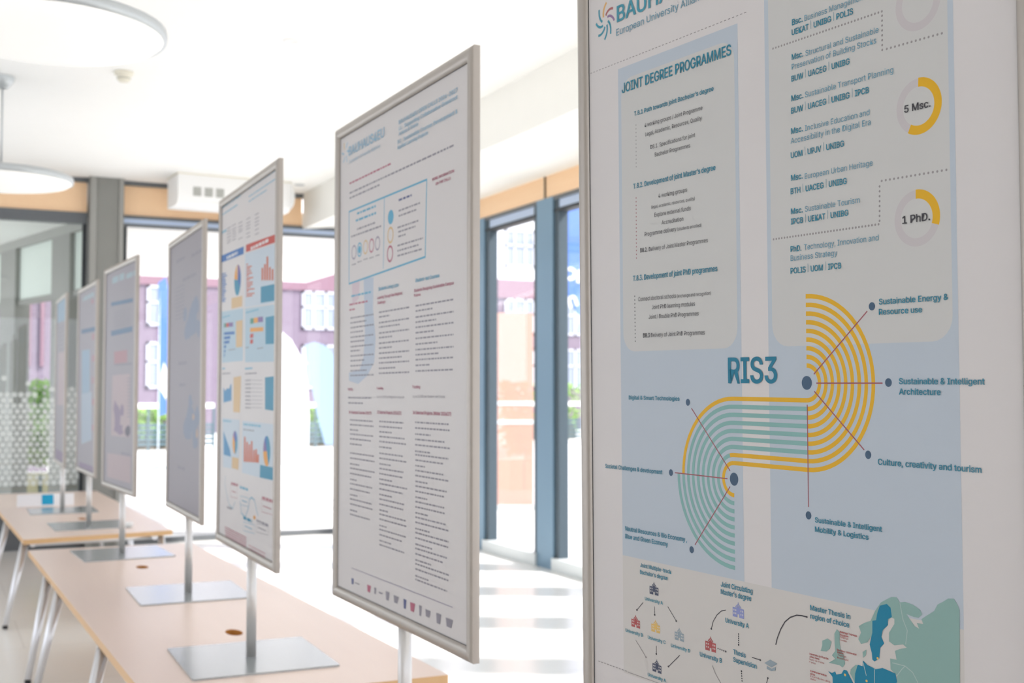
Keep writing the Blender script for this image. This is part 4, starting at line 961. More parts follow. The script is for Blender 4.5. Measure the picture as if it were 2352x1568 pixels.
('l', [(0.0931, 0.5834), (0.247, 0.5812)], 0.0012, 'p2_ink'),
('b', 0.0002, 0.568, 0.0828, 0.0058, 'p2_ink'),
('l', [(0.0936, 0.5706), (0.2475, 0.5688)], 0.0012, 'p2_ink'),
('b', 0.0008, 0.5546, 0.0828, 0.0058, 'p2_ink'),
('l', [(0.0941, 0.5573), (0.248, 0.556)], 0.0012, 'p2_ink'),
('b', 0.0013, 0.5416, 0.0827, 0.0058, 'p2_ink'),
('l', [(0.0946, 0.5445), (0.2484, 0.5436)], 0.0012, 'p2_ink'),
('b', 0.0019, 0.5282, 0.0827, 0.0058, 'p2_ink'),
('l', [(0.0952, 0.5312), (0.2489, 0.5308)], 0.0012, 'p2_ink'),
('b', 0.0025, 0.5152, 0.0827, 0.0058, 'p2_ink'),
('l', [(0.0957, 0.5184), (0.2494, 0.5185)], 0.0012, 'p2_ink'),
('b', 0.003, 0.5027, 0.0826, 0.0058, 'p2_ink'),
('l', [(0.0962, 0.5061), (0.2498, 0.5066)], 0.0012, 'p2_ink'),
('b', 0.0035, 0.4898, 0.0826, 0.0058, 'p2_ink'),
('l', [(0.0967, 0.4933), (0.2503, 0.4943)], 0.0012, 'p2_ink'),
('p', [(-0.3725, 0.4503), (-0.0852, 0.4486), (-0.0938, 0.2783), (-0.3558, 0.2731)], 'p3_pale'),
('p', [(-0.0394, 0.4472), (0.4078, 0.4462), (0.41, 0.2733), (-0.0409, 0.2717)], 'p3_pale'),
('b', -0.364, 0.4372, 0.1439, 0.0084, 'p3_sky'),
('b', -0.0253, 0.4325, 0.2541, 0.0087, 'p3_sky'),
('b', -0.0246, 0.416, 0.1664, 0.0058, 'p2_ink'),
('p', [(-0.3571, 0.4025), (-0.2915, 0.3694), (-0.2402, 0.3408), (-0.2218, 0.3163), (-0.3477, 0.3178)], 'p3_blue2'),
('w', -0.1566, 0.3695, 0.0404, 90, 18.0, 'p3_blue'),
('w', -0.1566, 0.3695, 0.0404, 18.0, -90.0, 'p3_teal'),
('w', -0.1566, 0.3695, 0.0404, -90.0, -216.0, 'p3_orange'),
('w', -0.1566, 0.3695, 0.0404, -216.0, -270.0, 'p3_violet'),
('p', [(-0.2023, 0.3172), (-0.0933, 0.3177), (-0.0984, 0.278), (-0.2053, 0.2777)], 'p3_tan'),
('p', [(-0.0125, 0.3945), (0.012, 0.3948), (0.0155, 0.3102), (-0.0156, 0.311)], 'p3_rust'),
('p', [(0.0236, 0.3789), (0.0476, 0.3793), (0.0504, 0.3116), (0.0198, 0.3124)], 'p3_rust'),
('p', [(0.0588, 0.3721), (0.0824, 0.3726), (0.0848, 0.313), (0.0547, 0.3138)], 'p3_rust'),
('p', [(0.0926, 0.3839), (0.1159, 0.3843), (0.1187, 0.3144), (0.089, 0.3151)], 'p3_rust'),
('p', [(0.1275, 0.3561), (0.1504, 0.3566), (0.152, 0.3157), (0.1228, 0.3165)], 'p3_rust'),
('p', [(0.1585, 0.3603), (0.181, 0.3608), (0.1827, 0.3169), (0.154, 0.3177)], 'p3_rust'),
('p', [(0.1857, 0.3448), (0.208, 0.3454), (0.209, 0.3179), (0.1806, 0.3186)], 'p3_rust'),
('w', 0.3135, 0.3608, 0.0474, 90, -61.19999999999999, 'p3_teal'),
('w', 0.3135, 0.3608, 0.0474, -61.19999999999999, -176.39999999999998, 'p3_orange'),
('w', 0.3135, 0.3608, 0.0474, -176.39999999999998, -226.79999999999998, 'p3_violet'),
('w', 0.3135, 0.3608, 0.0474, -226.79999999999995, -269.99999999999994, 'p3_blue'),
('p', [(0.2253, 0.3133), (0.4068, 0.3146), (0.4081, 0.2762), (0.2228, 0.2733)], 'p3_teal'),
('l', [(-0.3108, 0.2447), (-0.322, 0.213), (-0.2821, 0.1748), (-0.2434, 0.1474), (-0.1819, 0.1376), (-0.1473, 0.1656)], 0.003, 'p3_sky'),
('l', [(-0.0661, 0.1724), (-0.0418, 0.1356), (0.0144, 0.1264), (0.0673, 0.1646), (0.0769, 0.1914), (0.1085, 0.201), (0.1505, 0.1951), (0.1825, 0.1655), (0.2034, 0.149)], 0.004, 'p3_sky'),
('b', -0.2099, 0.221, 0.1186, 0.0101, 'p3_red2'),
('b', -0.0681, 0.2174, 0.1223, 0.0107, 'p3_sky'),
('b', 0.257, 0.2084, 0.1515, 0.0099, 'p3_red2'),
('b', -0.0117, 0.119, 0.1297, 0.0125, 'p3_teal'),
('b', -0.28, 0.1326, 0.0861, 0.0081, 'p2_ink'),
('b', 0.184, 0.1298, 0.1567, 0.0092, 'p2_ink'),
('e', 0.1527, 0.1396, 0.0165, 0.0065, 'p3_orange'),
('l', [(-0.2222, 0.22), (-0.1146, 0.2214), (-0.1127, 0.1795), (-0.2202, 0.1772), (-0.2222, 0.22)], 0.0014, 'p3_red2'),
('b', -0.1967, 0.1963, 0.0621, 0.005, 'p3_red2'),
('l', [(-0.0602, 0.1924), (0.0618, 0.1947), (0.0629, 0.1664), (-0.0589, 0.1632), (-0.0602, 0.1924)], 0.0014, 'p3_sky'),
('b', -0.0368, 0.1773, 0.0754, 0.0048, 'p3_sky'),
('l', [(0.2512, 0.2057), (0.4068, 0.2084), (0.408, 0.1714), (0.2526, 0.1673), (0.2512, 0.2057)], 0.0014, 'p3_red2'),
('b', 0.2716, 0.1853, 0.1058, 0.0045, 'p3_red2'),
('l', [(-0.007, 0.1099), (0.1536, 0.116), (0.1547, 0.0883), (-0.0058, 0.0812), (-0.007, 0.1099)], 0.0014, 'p3_sky'),
('b', 0.0158, 0.0969, 0.1073, 0.0048, 'p3_sky'),
('l', [(0.1841, 0.1242), (0.3408, 0.1299), (0.3417, 0.1034), (0.1852, 0.0967), (0.1841, 0.1242)], 0.0014, 'p2_ink'),
('b', 0.2049, 0.1117, 0.106, 0.0046, 'p2_ink'),
('b', -0.3143, 0.0602, 0.3489, 0.0046, 'p3_red2'),
('b', -0.3113, 0.0529, 0.3462, 0.0046, 'p3_red2'),
('b', -0.3083, 0.0455, 0.3434, 0.0046, 'p3_red2'),
('b', -0.3054, 0.0382, 0.3407, 0.0046, 'p3_red2'),
('b', -0.3024, 0.031, 0.338, 0.0046, 'p3_red2'),
('b', -0.2994, 0.0237, 0.3352, 0.0046, 'p3_red2'),
('b', -0.2964, 0.0164, 0.3325, 0.0046, 'p3_red2'),
('b', 0.0725, 0.0405, 0.2333, 0.0038, 'p3_red2'),
('b', 0.073, 0.0309, 0.2332, 0.0038, 'p3_red2'),
('b', 0.0734, 0.0213, 0.2331, 0.0038, 'p3_red2')]
PRINT[4] = [('p', [(0.283, 0.8473), (0.272, 0.7953), (0.1886, 0.7866), (0.0992, 0.7831), (0.0301, 0.8309), (0.0843, 0.8758), (0.1185, 0.9023), (0.1839, 0.9345), (0.2822, 0.9088)], 'soft_blue'),
('p', [(0.3357, 0.9084), (0.3296, 0.8852), (0.2838, 0.872), (0.2301, 0.8861), (0.1932, 0.9058), (0.1945, 0.9293), (0.225, 0.9461), (0.279, 0.952), (0.3203, 0.9304)], 'soft_blue'),
('p', [(0.126, 0.8085), (0.1274, 0.7729), (0.0706, 0.7792), (0.0243, 0.77), (-0.0192, 0.7962), (-0.0015, 0.8287), (0.0278, 0.8467), (0.0714, 0.8671), (0.104, 0.8345)], 'soft_blue'),
('p', [(0.3619, 0.8067), (0.3604, 0.7837), (0.3351, 0.766), (0.3059, 0.7853), (0.282, 0.7991), (0.2802, 0.8222), (0.2898, 0.8503), (0.329, 0.8438), (0.3678, 0.8361)], 'soft_blue'),
('p', [(0.0422, 0.8893), (0.0381, 0.8713), (0.0119, 0.8565), (-0.034, 0.8588), (-0.0515, 0.8842), (-0.0448, 0.9035), (-0.0233, 0.914), (0.0068, 0.9235), (0.0317, 0.9062)], 'soft_blue'),
('p', [(0.3348, 0.4261), (0.3069, 0.3781), (0.2119, 0.3759), (0.143, 0.3762), (0.0532, 0.394), (0.0631, 0.4436), (0.1141, 0.4862), (0.2078, 0.4774), (0.2597, 0.4538)], 'soft_blue'),
('p', [(0.1792, 0.3854), (0.1875, 0.3443), (0.1065, 0.3379), (0.0417, 0.3386), (-0.0085, 0.3621), (-0.0111, 0.398), (0.0336, 0.4262), (0.1072, 0.4521), (0.149, 0.4113)], 'soft_blue'),
('p', [(0.3237, 0.3623), (0.3472, 0.3259), (0.297, 0.3057), (0.2375, 0.3071), (0.219, 0.3438), (0.1945, 0.3784), (0.2324, 0.4101), (0.2864, 0.3973), (0.3363, 0.3962)], 'soft_blue'),
('p', [(0.3848, 0.4451), (0.3653, 0.413), (0.3275, 0.3993), (0.2915, 0.4097), (0.2662, 0.429), (0.2688, 0.4557), (0.2921, 0.4713), (0.3224, 0.4909), (0.351, 0.4692)], 'soft_blue'),
('p', [(0.2189, 0.4976), (0.1907, 0.4822), (0.1788, 0.455), (0.1438, 0.4637), (0.1142, 0.4817), (0.1131, 0.5115), (0.1363, 0.5344), (0.1723, 0.5324), (0.1882, 0.512)], 'soft_blue'),
('p', [(0.2629, 0.4374), (0.249, 0.4302), (0.2378, 0.4252), (0.2198, 0.4233), (0.209, 0.4315), (0.2102, 0.4408), (0.2157, 0.4518), (0.2371, 0.4514), (0.2503, 0.445)], 'soft_orange'),
('p', [(0.3396, 0.3719), (0.3433, 0.3577), (0.3242, 0.354), (0.3053, 0.3522), (0.2982, 0.365), (0.3, 0.3755), (0.3053, 0.3868), (0.3229, 0.3928), (0.3332, 0.3807)], 'soft_orange'),
('b', -0.1591, 0.6656, 0.2064, 0.0179, 'soft_ink'),
('b', -0.1286, 0.5682, 0.16, 0.0177, 'soft_ink'),
('b', -0.1497, 0.198, 0.2051, 0.0176, 'soft_ink'),
('b', -0.2531, 1.1392, 0.2365, 0.0184, 'soft_ink'),
('b', 0.1474, 1.1266, 0.2464, 0.0172, 'soft_ink'),
('b', -0.0686, 1.0398, 0.3275, 0.0178, 'soft_ink'),
('b', -0.2815, 1.0212, 0.2613, 0.0061, 'soft_ink'),
('b', -0.2801, 1.0032, 0.2611, 0.0061, 'soft_ink'),
('b', -0.2788, 0.9851, 0.261, 0.0061, 'soft_ink'),
('b', -0.2775, 0.9672, 0.2608, 0.0061, 'soft_ink'),
('b', -0.2762, 0.9492, 0.2607, 0.0061, 'soft_ink'),
('b', -0.2749, 0.9312, 0.2605, 0.0061, 'soft_ink'),
('b', -0.2736, 0.9132, 0.2604, 0.0061, 'soft_ink'),
('b', -0.2723, 0.8953, 0.2602, 0.0061, 'soft_ink'),
('b', -0.271, 0.8774, 0.2601, 0.0061, 'soft_ink')]
PRINT[5] = [('l', [(-0.266, 1.0426), (0.3388, 1.0267)], 0.022, 'soft_blue2'),
('l', [(-0.2537, 0.8753), (0.3374, 0.8753)], 0.03, 'soft_blue2'),
('b', -0.2357, 1.1572, 0.3362, 0.045, 'soft_sky'),
('b', 0.1593, 1.1531, 0.2488, 0.0332, 'soft_sky'),
('p', [(-0.1557, 0.7683), (0.2082, 0.7693), (0.2127, 0.7016), (-0.1507, 0.6996)], 'soft_red'),
('l', [(-0.1504, 0.6948), (0.338, 0.6921)], 0.012, 'soft_ink'),
('p', [(-0.1973, 0.6367), (0.2853, 0.6402), (0.3073, 0.3032), (-0.2113, 0.2979)], 'soft_pink'),
('p', [(0.0529, 0.4249), (0.0377, 0.3681), (-0.0305, 0.3415), (-0.1066, 0.3487), (-0.1129, 0.4061), (-0.1525, 0.4476), (-0.1185, 0.4974), (-0.0477, 0.471), (0.0012, 0.4616)], 'soft_violet'),
('p', [(0.1385, 0.4497), (0.1363, 0.4243), (0.101, 0.4129), (0.062, 0.4155), (0.0236, 0.4323), (0.051, 0.4575), (0.0664, 0.4725), (0.0946, 0.4779), (0.1213, 0.4681)], 'soft_violet'),
('p', [(0.0988, 0.3432), (0.1408, 0.3215), (0.0321, 0.308), (-0.0506, 0.3217), (-0.1348, 0.3272), (-0.1191, 0.3456), (-0.0642, 0.3598), (0.02, 0.3654), (0.1152, 0.3628)], 'soft_violet'),
('p', [(0.3175, 0.3378), (0.301, 0.3202), (0.2762, 0.3105), (0.2507, 0.3022), (0.2253, 0.3104), (0.1901, 0.3142), (0.1722, 0.3336), (0.1943, 0.3518), (0.223, 0.3588), (0.2464, 0.3656), (0.2765, 0.3666), (0.3077, 0.3577)], 'soft_dark'),
('p', [(-0.3218, 0.1949), (0.336, 0.2064), (0.3451, 0.0662), (-0.3115, 0.0591)], 'soft_pink'),
('b', 0.082, 0.2045, 0.2316, 0.0188, 'soft_ink'),
('b', -0.172, 0.9882, 0.4576, 0.0049, 'soft_ink'),
('b', -0.1711, 0.9762, 0.4575, 0.0049, 'soft_ink'),
('b', -0.1702, 0.9643, 0.4573, 0.0049, 'soft_ink'),
('b', -0.1693, 0.9523, 0.4572, 0.0049, 'soft_ink'),
('b', -0.1684, 0.9403, 0.4571, 0.0049, 'soft_ink'),
('b', -0.1675, 0.9284, 0.4569, 0.0049, 'soft_ink'),
('b', -0.1667, 0.9164, 0.4568, 0.0049, 'soft_ink'),
('b', -0.1658, 0.9045, 0.4567, 0.0049, 'soft_ink'),
('b', 0.2185, 0.6127, 0.0911, 0.007, 'soft_ink'),
('b', 0.2198, 0.5943, 0.091, 0.007, 'soft_ink'),
('b', 0.221, 0.5758, 0.091, 0.007, 'soft_ink'),
('b', 0.2222, 0.5574, 0.091, 0.007, 'soft_ink'),
('b', 0.2235, 0.5389, 0.0909, 0.007, 'soft_ink'),
('b', 0.2247, 0.5205, 0.0909, 0.007, 'soft_ink'),
('b', 0.2259, 0.5021, 0.0908, 0.0069, 'soft_ink'),
('b', 0.2272, 0.4837, 0.0908, 0.0069, 'soft_ink'),
('b', 0.2284, 0.4653, 0.0908, 0.0069, 'soft_ink'),
('b', 0.2296, 0.4469, 0.0907, 0.0069, 'soft_ink'),
('b', 0.2309, 0.4285, 0.0907, 0.0069, 'soft_ink'),
('b', 0.2321, 0.4101, 0.0906, 0.0069, 'soft_ink')]
PRINT[6] = [('l', [(-0.291, 0.9558), (0.3773, 0.9454)], 0.03, 'soft_blue2'),
('p', [(-0.254, 0.8258), (0.1313, 0.8225), (0.1608, 0.543), (-0.2206, 0.528)], 'soft_sky2'),
('p', [(-0.2428, 0.528), (0.2416, 0.543), (0.2736, 0.2353), (-0.2046, 0.1886)], 'soft_sky3'),
('b', 0.2263, 0.8787, 0.158, 0.0512, 'soft_red'),
('b', 0.2411, 0.7383, 0.1573, 0.0509, 'soft_red'),
('b', 0.2557, 0.5987, 0.1567, 0.0507, 'soft_red'),
('b', 0.2702, 0.4597, 0.156, 0.0504, 'soft_red'),
('b', 0.2876, 0.2939, 0.1553, 0.0501, 'soft_red'),
('p', [(-0.3027, 0.0656), (0.4083, 0.0699), (0.4144, 0.0099), (-0.2966, 0.0124)], 'soft_violet'),
('b', -0.2478, 1.1609, 0.5258, 0.0362, 'soft_sky'),
('p', [(0.2989, 1.126), (0.268, 1.1199), (0.2361, 1.1137), (0.1857, 1.1205), (0.1609, 1.1308), (0.1624, 1.1397), (0.1859, 1.1459), (0.232, 1.1462), (0.2676, 1.1367)], 'soft_red')]
PRINT[7] = [('p', [(-0.3994, 1.2552), (0.3175, 1.2371), (0.3494, 1.0613), (-0.3639, 1.0764)], 'soft_sky2'),
('p', [(-0.2336, 0.8424), (0.3175, 0.8325), (0.3511, 0.4487), (-0.2378, 0.4426)], 'soft_pink'),
('p', [(-0.3394, 0.1061), (0.3774, 0.106), (0.3923, 0.0259), (-0.3219, 0.02)], 'soft_violet'),
('b', -0.2701, 1.0194, 0.5548, 0.0136, 'soft_ink'),
('b', -0.2635, 0.9865, 0.5541, 0.0135, 'soft_ink'),
('b', -0.2568, 0.9536, 0.5533, 0.0135, 'soft_ink'),
('b', -0.2502, 0.9208, 0.5525, 0.0135, 'soft_ink'),
('b', -0.2436, 0.8881, 0.5517, 0.0135, 'soft_ink'),
('b', -0.2369, 0.8554, 0.5509, 0.0134, 'soft_ink')]

_tc = {}
BOLD = 0.018
_tmp = bpy.data.curves.new('_t', 'FONT')
_tmp.resolution_u = 3
try:
    _tmp.font = bpy.data.fonts.load(bpy.utils.system_resource('DATAFILES', path='fonts') + '/Inter.woff2')
except Exception:
    pass
_to = bpy.data.objects.new('_t', _tmp)
C.objects.link(_to)
def text_mesh(s, bold):
    k = (s, bold)
    if k not in _tc:
        _tmp.body = s; _tmp.size = 1.0; _tmp.offset = 0.0
        bpy.context.view_layer.update()
        ev = _to.evaluated_get(bpy.context.evaluated_depsgraph_get())
        me = ev.to_mesh()
        vs = [(v.co.x, v.co.y) for v in me.vertices]; fs = [tuple(p.vertices) for p in me.polygons]
        ev.to_mesh_clear()
        if bold:      # heavier strokes: push every outline vertex outwards
            cnt = {}
            for f in fs:
                for i in range(len(f)):
                    a, b_ = f[i], f[(i + 1) % len(f)]
                    cnt[(a, b_)] = cnt.get((a, b_), 0) + 1
            acc = {}
            for (a, b_), n_ in cnt.items():
                if (b_, a) in cnt: continue
                dx, dy = vs[b_][0] - vs[a][0], vs[b_][1] - vs[a][1]
                l = math.hypot(dx, dy)
                if l < 1e-7: continue
                for q in (a, b_): acc.setdefault(q, []).append((dy / l, -dx / l))
            nv = list(vs)
            for q, ns in acc.items():
                x = sum(p[0] for p in ns); y = sum(p[1] for p in ns); l = math.hypot(x, y)
                if l < 1e-4: continue
                x /= l; y /= l
                g = 1 / max(0.55, x * ns[0][0] + y * ns[0][1])
                nv[q] = (vs[q][0] + BOLD * x * g, vs[q][1] + BOLD * 0.7 * y * g)
            vs = nv
        # keep the divider bars thin and no taller than capitals
        par = list(range(len(vs)))
        def root(i):
            while par[i] != i: i = par[i]
            return i
        if '|' in s:
            for f in fs:
                for i in f[1:]: par[root(i)] = root(f[0])
            isl = {}
            for i in range(len(vs)): isl.setdefault(root(i), []).append(i)
            vs = list(vs)
            for ids in isl.values():
                xs = [vs[i][0] for i in ids]; ys = [vs[i][1] for i in ids]
                if max(ys) - min(ys) > 0.85 and max(xs) - min(xs) < 0.2:
                    mx = sum(xs) / len(xs); y0 = min(ys); y1 = max(ys)
                    for i in ids: vs[i] = (mx + (vs[i][0] - mx) * 0.45, -0.02 + (vs[i][1] - y0) / (y1 - y0) * 0.76)
        _tc[k] = (vs, fs)
    return _tc[k]
_hv, _ = text_mesh('H', 0)
CAP = max(p[1] for p in _hv) - min(p[1] for p in _hv)
CR_ = random.Random(11)

class Sheet:
    """flat print: every mark is a thin layer of ink a hair in front of the sheet"""
    def __init__(self, base):
        self.mb = MB(); self.mats = []; self.k = 0; self.base = base
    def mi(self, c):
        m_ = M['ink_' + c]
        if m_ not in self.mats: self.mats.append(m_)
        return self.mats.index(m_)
    def y(self):
        self.k += 1
        return self.base - 0.00012 - 0.0000025 * self.k
    def poly(self, pts, c, y=None):
        y = self.y() if y is None else y
        a = sum(pts[i][0] * pts[(i + 1) % len(pts)][1] - pts[(i + 1) % len(pts)][0] * pts[i][1] for i in range(len(pts)))
        if a < 0: pts = list(reversed(pts))
        self.mb.add([(u, y, v) for u, v in pts], [tuple(range(len(pts)))], self.mi(c))
    def strip(self, pts, w, c):
        y = self.y(); n = len(pts); L_ = []; R2 = []
        closed = n > 3 and abs(pts[0][0] - pts[-1][0]) + abs(pts[0][1] - pts[-1][1]) < 1e-6
        for i in range(n):
            p = Vector(pts[i])
            a = Vector(pts[i - 1]) if i else (Vector(pts[-2]) if closed else None)
            b_ = Vector(pts[i + 1]) if i < n - 1 else (Vector(pts[1]) if closed else None)
            d1 = (p - a).normalized() if a is not None else None
            d2 = (b_ - p).normalized() if b_ is not None else None
            t1 = d1 or d2; t2 = d2 or d1
            nn = (Vector((-t1.y, t1.x)) + Vector((-t2.y, t2.x)))
            nn.normalize()
            s = 1 / max(0.4, nn.dot(Vector((-t1.y, t1.x))))
            L_.append(p + nn * w / 2 * s); R2.append(p - nn * w / 2 * s)
        vs = [(p.x, y, p.y) for p in L_] + [(p.x, y, p.y) for p in R2]
        self.mb.add(vs, [(n + i, n + i + 1, i + 1, i) for i in range(n - 1)], self.mi(c))
    def ring(self, u, v, R, w_, a0, a1, c):
        n = max(8, int(abs(a1 - a0) / 5))
        self.strip([(u + R * math.cos(math.radians(a0 + (a1 - a0) * i / n)), v + R * math.sin(math.radians(a0 + (a1 - a0) * i / n))) for i in range(n + 1)], w_, c)
    def disc(self, u, v, ru, rv, c, n=14, y=None):
        self.poly([(u + ru * math.cos(2 * PI * i / n), v + rv * math.sin(2 * PI * i / n)) for i in range(n)], c, y)
    def text(self, s, u, v, W, H, c, bold):
        vs, fs = text_mesh(s, bold)
        x0 = min(p[0] for p in vs); x1 = max(p[0] for p in vs)
        sx = W / (x1 - x0); sy = H / CAP; y = self.base - 0.0009
        # faces sit a few microns apart so that overlapping strokes of a letter never coincide
        k = self.mi(c)
        for q, f in enumerate(fs):
            yk = y - 0.000004 * (q % 13)
            self.mb.add([(u + (vs[i][0] - x0) * sx, yk, v + vs[i][1] * sy) for i in f], [tuple(range(len(f)))], k)
    def bars(self, u, v, W, H, c):
        """a line of copy too small to read: word-length dashes"""
        x = 0.0; y = self.y()
        while x < W - H * 0.6:
            l = min(H * CR_.uniform(1.4, 5.0), W - x)
            self.poly([(u + x, v), (u + x + l, v), (u + x + l, v + H * 0.78), (u + x, v + H * 0.78)], c, y)
            x += l + H * 0.8
    def quad(self, u0, v0, u1, v1, c, rad=0):
        if not rad: return self.poly([(u0, v0), (u1, v0), (u1, v1), (u0, v1)], c)
        pts = []
        for cx, cy, a in ((u1 - rad, v0 + rad, -90), (u1 - rad, v1 - rad, 0), (u0 + rad, v1 - rad, 90), (u0 + rad, v0 + rad, 180)):
            for i in range(7):
                t = math.radians(a + 15 * i); pts.append((cx + rad * math.cos(t), cy + rad * math.sin(t)))
        self.poly(pts, c)
    def school(self, u, v, w, h, c):
        x = lambda t: u + (t - 0.5) * w
        z = lambda t: v + (t - 0.5) * h
        self.poly([(x(0), z(0)), (x(.42), z(0)), (x(.42), z(.22)), (x(.36), z(.22)), (x(.36), z(.62)), (x(0), z(.62))], c)
        self.poly([(x(.58), z(0)), (x(1), z(0)), (x(1), z(.62)), (x(.64), z(.62)), (x(.64), z(.22)), (x(.58), z(.22))], c)
        self.poly([(x(.36), z(.22)), (x(.64), z(.22)), (x(.64), z(.66)), (x(.5), z(.78)), (x(.36), z(.66))], c)
        self.strip([(x(.26), z(.66)), (x(.5), z(.88)), (x(.74), z(.66))], w * .07, c)
        self.poly([(x(.47), z(.86)), (x(.53), z(.86)), (x(.53), z(1)), (x(.47), z(1))], c)
        y = self.y()
        for a in (.08, .24, .70, .86):
            for b_ in (.18, .40): self.poly([(x(a), z(b_)), (x(a + .08), z(b_)), (x(a + .08), z(b_ + .11)), (x(a), z(b_ + .11))], 'pale_cream', y)
    def S(self, cru, crv, clu, clv, r1, d, W):
        for k in range(9):
            r = r1 + k * d
            self.ring(cru, crv, r, W, 90, -90, 'yellow')
        for k in range(9):
            r = r1 + k * d
            top = 'yellow' if k in (0, 1, 8) else 'stripe'
            if k == 1:
                self.strip([(cru, clv + r), (clu, clv + r)] , W, 'yellow'); self.ring(clu, clv, r, W, 90, 104, 'yellow'); self.ring(clu, clv, r, W, 104, 180, 'stripe')
            else:
                self.strip([(cru, clv + r), (clu, clv + r)], W, top); self.ring(clu, clv, r, W, 90, 180, top)
            if k == 0: self.ring(clu, clv, r, W, 180, 270, 'yellow')
            else: self.ring(clu, clv, r, W, 180, 270, 'stripe')
        self.ring(clu, clv, r1 + 9 * d, W, 180, 270, 'stripe')
    def draw(self, items):
        for e in items:
            t = e[0]
            if t == 't': self.text(e[1], e[2], e[3], e[4], e[5], e[6], e[7])
            elif t == 'p': self.poly(list(e[1]), e[2])
            elif t == 'l': self.strip(list(e[1]), e[2], e[3])
            elif t == 'd':
                (a, b_), (c_, d_), n, r, c = e[1:]
                y = self.y()
                for i in range(n):
                    s = i / max(1, n - 1); self.disc(a + (c_ - a) * s, b_ + (d_ - b_) * s, r, r, c, 8, y)
            elif t == 'D':
                u, v, W, n, h, c = e[1:]
                y = self.y(); st = W / n
                for i in range(n): self.poly([(u + i * st, v), (u + i * st + st * .55, v), (u + i * st + st * .55, v + h), (u + i * st, v + h)], c, y)
            elif t == 'e': self.disc(e[1], e[2], e[3], e[4], e[5], 20)
            elif t == 'r': self.ring(e[1], e[2], e[3], e[4], e[5], e[6], e[7])
            elif t == 'w':
                u, v, R, a0, a1, c = e[1:]
                n = max(3, int(abs(a1 - a0) / 8))
                self.poly([(u, v)] + [(u + R * math.cos(math.radians(a0 + (a1 - a0) * i / n)), v + R * math.sin(math.radians(a0 + (a1 - a0) * i / n))) for i in range(n + 1)], c)
            elif t == 'b': self.bars(e[1], e[2], e[3], max(e[4], 0.003), e[5])
            elif t == 'q': self.quad(*e[1:])
            elif t == 'i': self.school(*e[1:])
            elif t == 'S': self.S(*e[1:])

BW, BH, ZB = 0.90, 1.2564, 0.88386
RW = 0.029
def rail(L_, horizontal):
    prof = [(0.0, 0.012), (0.0, -0.0015), (0.0025, -0.0045), (0.008, -0.0075), (0.0145, -0.0085), (0.021, -0.0075), (0.0265, -0.0045), (RW, -0.001), (RW, 0.003)]
    vs = []
    for s in (-1, 1):
        for d_, y in prof: vs.append((s * (L_ / 2 - d_), y, -d_))
    k = len(prof)
    mb = MB()
    mb.add(vs, [(i, i + 1, k + i + 1, k + i) for i in range(k - 1)], 0, True)
    return mb
def stand(i, label):
    X, Y, yaw, lean, roll = POSE[i]
    t = thing('poster_stand', label, 'poster stand', (X, Y, ZT), -PI / 2 - yaw, 'poster stands along the tables')
    zc = 1.43 - ZT
    T = Matrix.Translation((0, 0, zc)) @ Matrix.Rotation(-roll, 4, 'Y') @ Matrix.Rotation(lean, 4, 'X') @ Matrix.Translation((0, 0, -zc))
    zb = ZB - ZT
    # plate with clipped corners
    hw, hd, yo = 0.245, 0.235, 0.028
    c_ = 0.012
    P = []
    for sx, sy, a in ((1, -1, -90), (1, 1, 0), (-1, 1, 90), (-1, -1, 180)):
        for q in range(4):
            an = math.radians(a + 30 * q); P.append((sx * (hw - c_) + c_ * math.cos(an), yo + sy * (hd - c_) + c_ * math.sin(an)))
    MB().prism(P, 0.0, 0.006).build('base_plate', M['plate'], t)
    po = MB().tube((0, yo, 0.006), (0, yo, zb + 0.06), 0.0165, None, 24).xform(T).build('pole', M['pole'], t)
    for zz in (0.03, 0.065):
        MB().tube((-0.016, yo - 0.002, zz), (-0.022, yo - 0.003, zz), 0.0042, None, 10).xform(T).build('screw', M['alu'], po)
    Tz = T @ Matrix.Translation((0, 0, zb))
    MB().box((-BW / 2 + 0.003, 0.003, 0.003), (BW / 2 - 0.003, 0.0125, BH - 0.003)).xform(Tz).build('backing_board', M['backing'], t)
    fr = MB()
    ins = RW - 0.001
    for a, b_ in (((-BW / 2 + ins, 0.0, ins), (BW / 2 - ins, 0.0028, ins + 0.002)), ((-BW / 2 + ins, 0.0, BH - ins - 0.002), (BW / 2 - ins, 0.0028, BH - ins)),
                  ((-BW / 2 + ins, 0.0, ins), (-BW / 2 + ins + 0.002, 0.0028, BH - ins)), ((BW / 2 - ins - 0.002, 0.0, ins), (BW / 2 - ins, 0.0028, BH - ins))):
        fr.box(a, b_)
    f_ = fr.xform(Tz).build('snap_frame', M['seal'], t)
    f_['label'] = 'dark inner lip of the snap frame'
    for k in range(4):
        hz = k in (0, 2)
        r_ = rail(BW if hz else BH, hz)
        ang = (0, PI / 2, PI, -PI / 2)[k]
        off = ((0, 0, BH), (BW / 2, 0, BH / 2), (0, 0, 0), (-BW / 2, 0, BH / 2))[k]
        r_.xform(Tz @ Matrix.Translation(off) @ Matrix.Rotation(ang, 4, 'Y')).build('frame_rail', M['alu'], f_)
    s = Sheet(0.001)
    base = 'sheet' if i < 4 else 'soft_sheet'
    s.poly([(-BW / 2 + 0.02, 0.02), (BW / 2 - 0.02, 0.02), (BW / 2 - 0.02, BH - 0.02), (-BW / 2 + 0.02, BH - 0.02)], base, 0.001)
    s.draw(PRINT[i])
    s.mb.xform(Tz)
    s.mb.build('poster', s.mats, t)
    return t
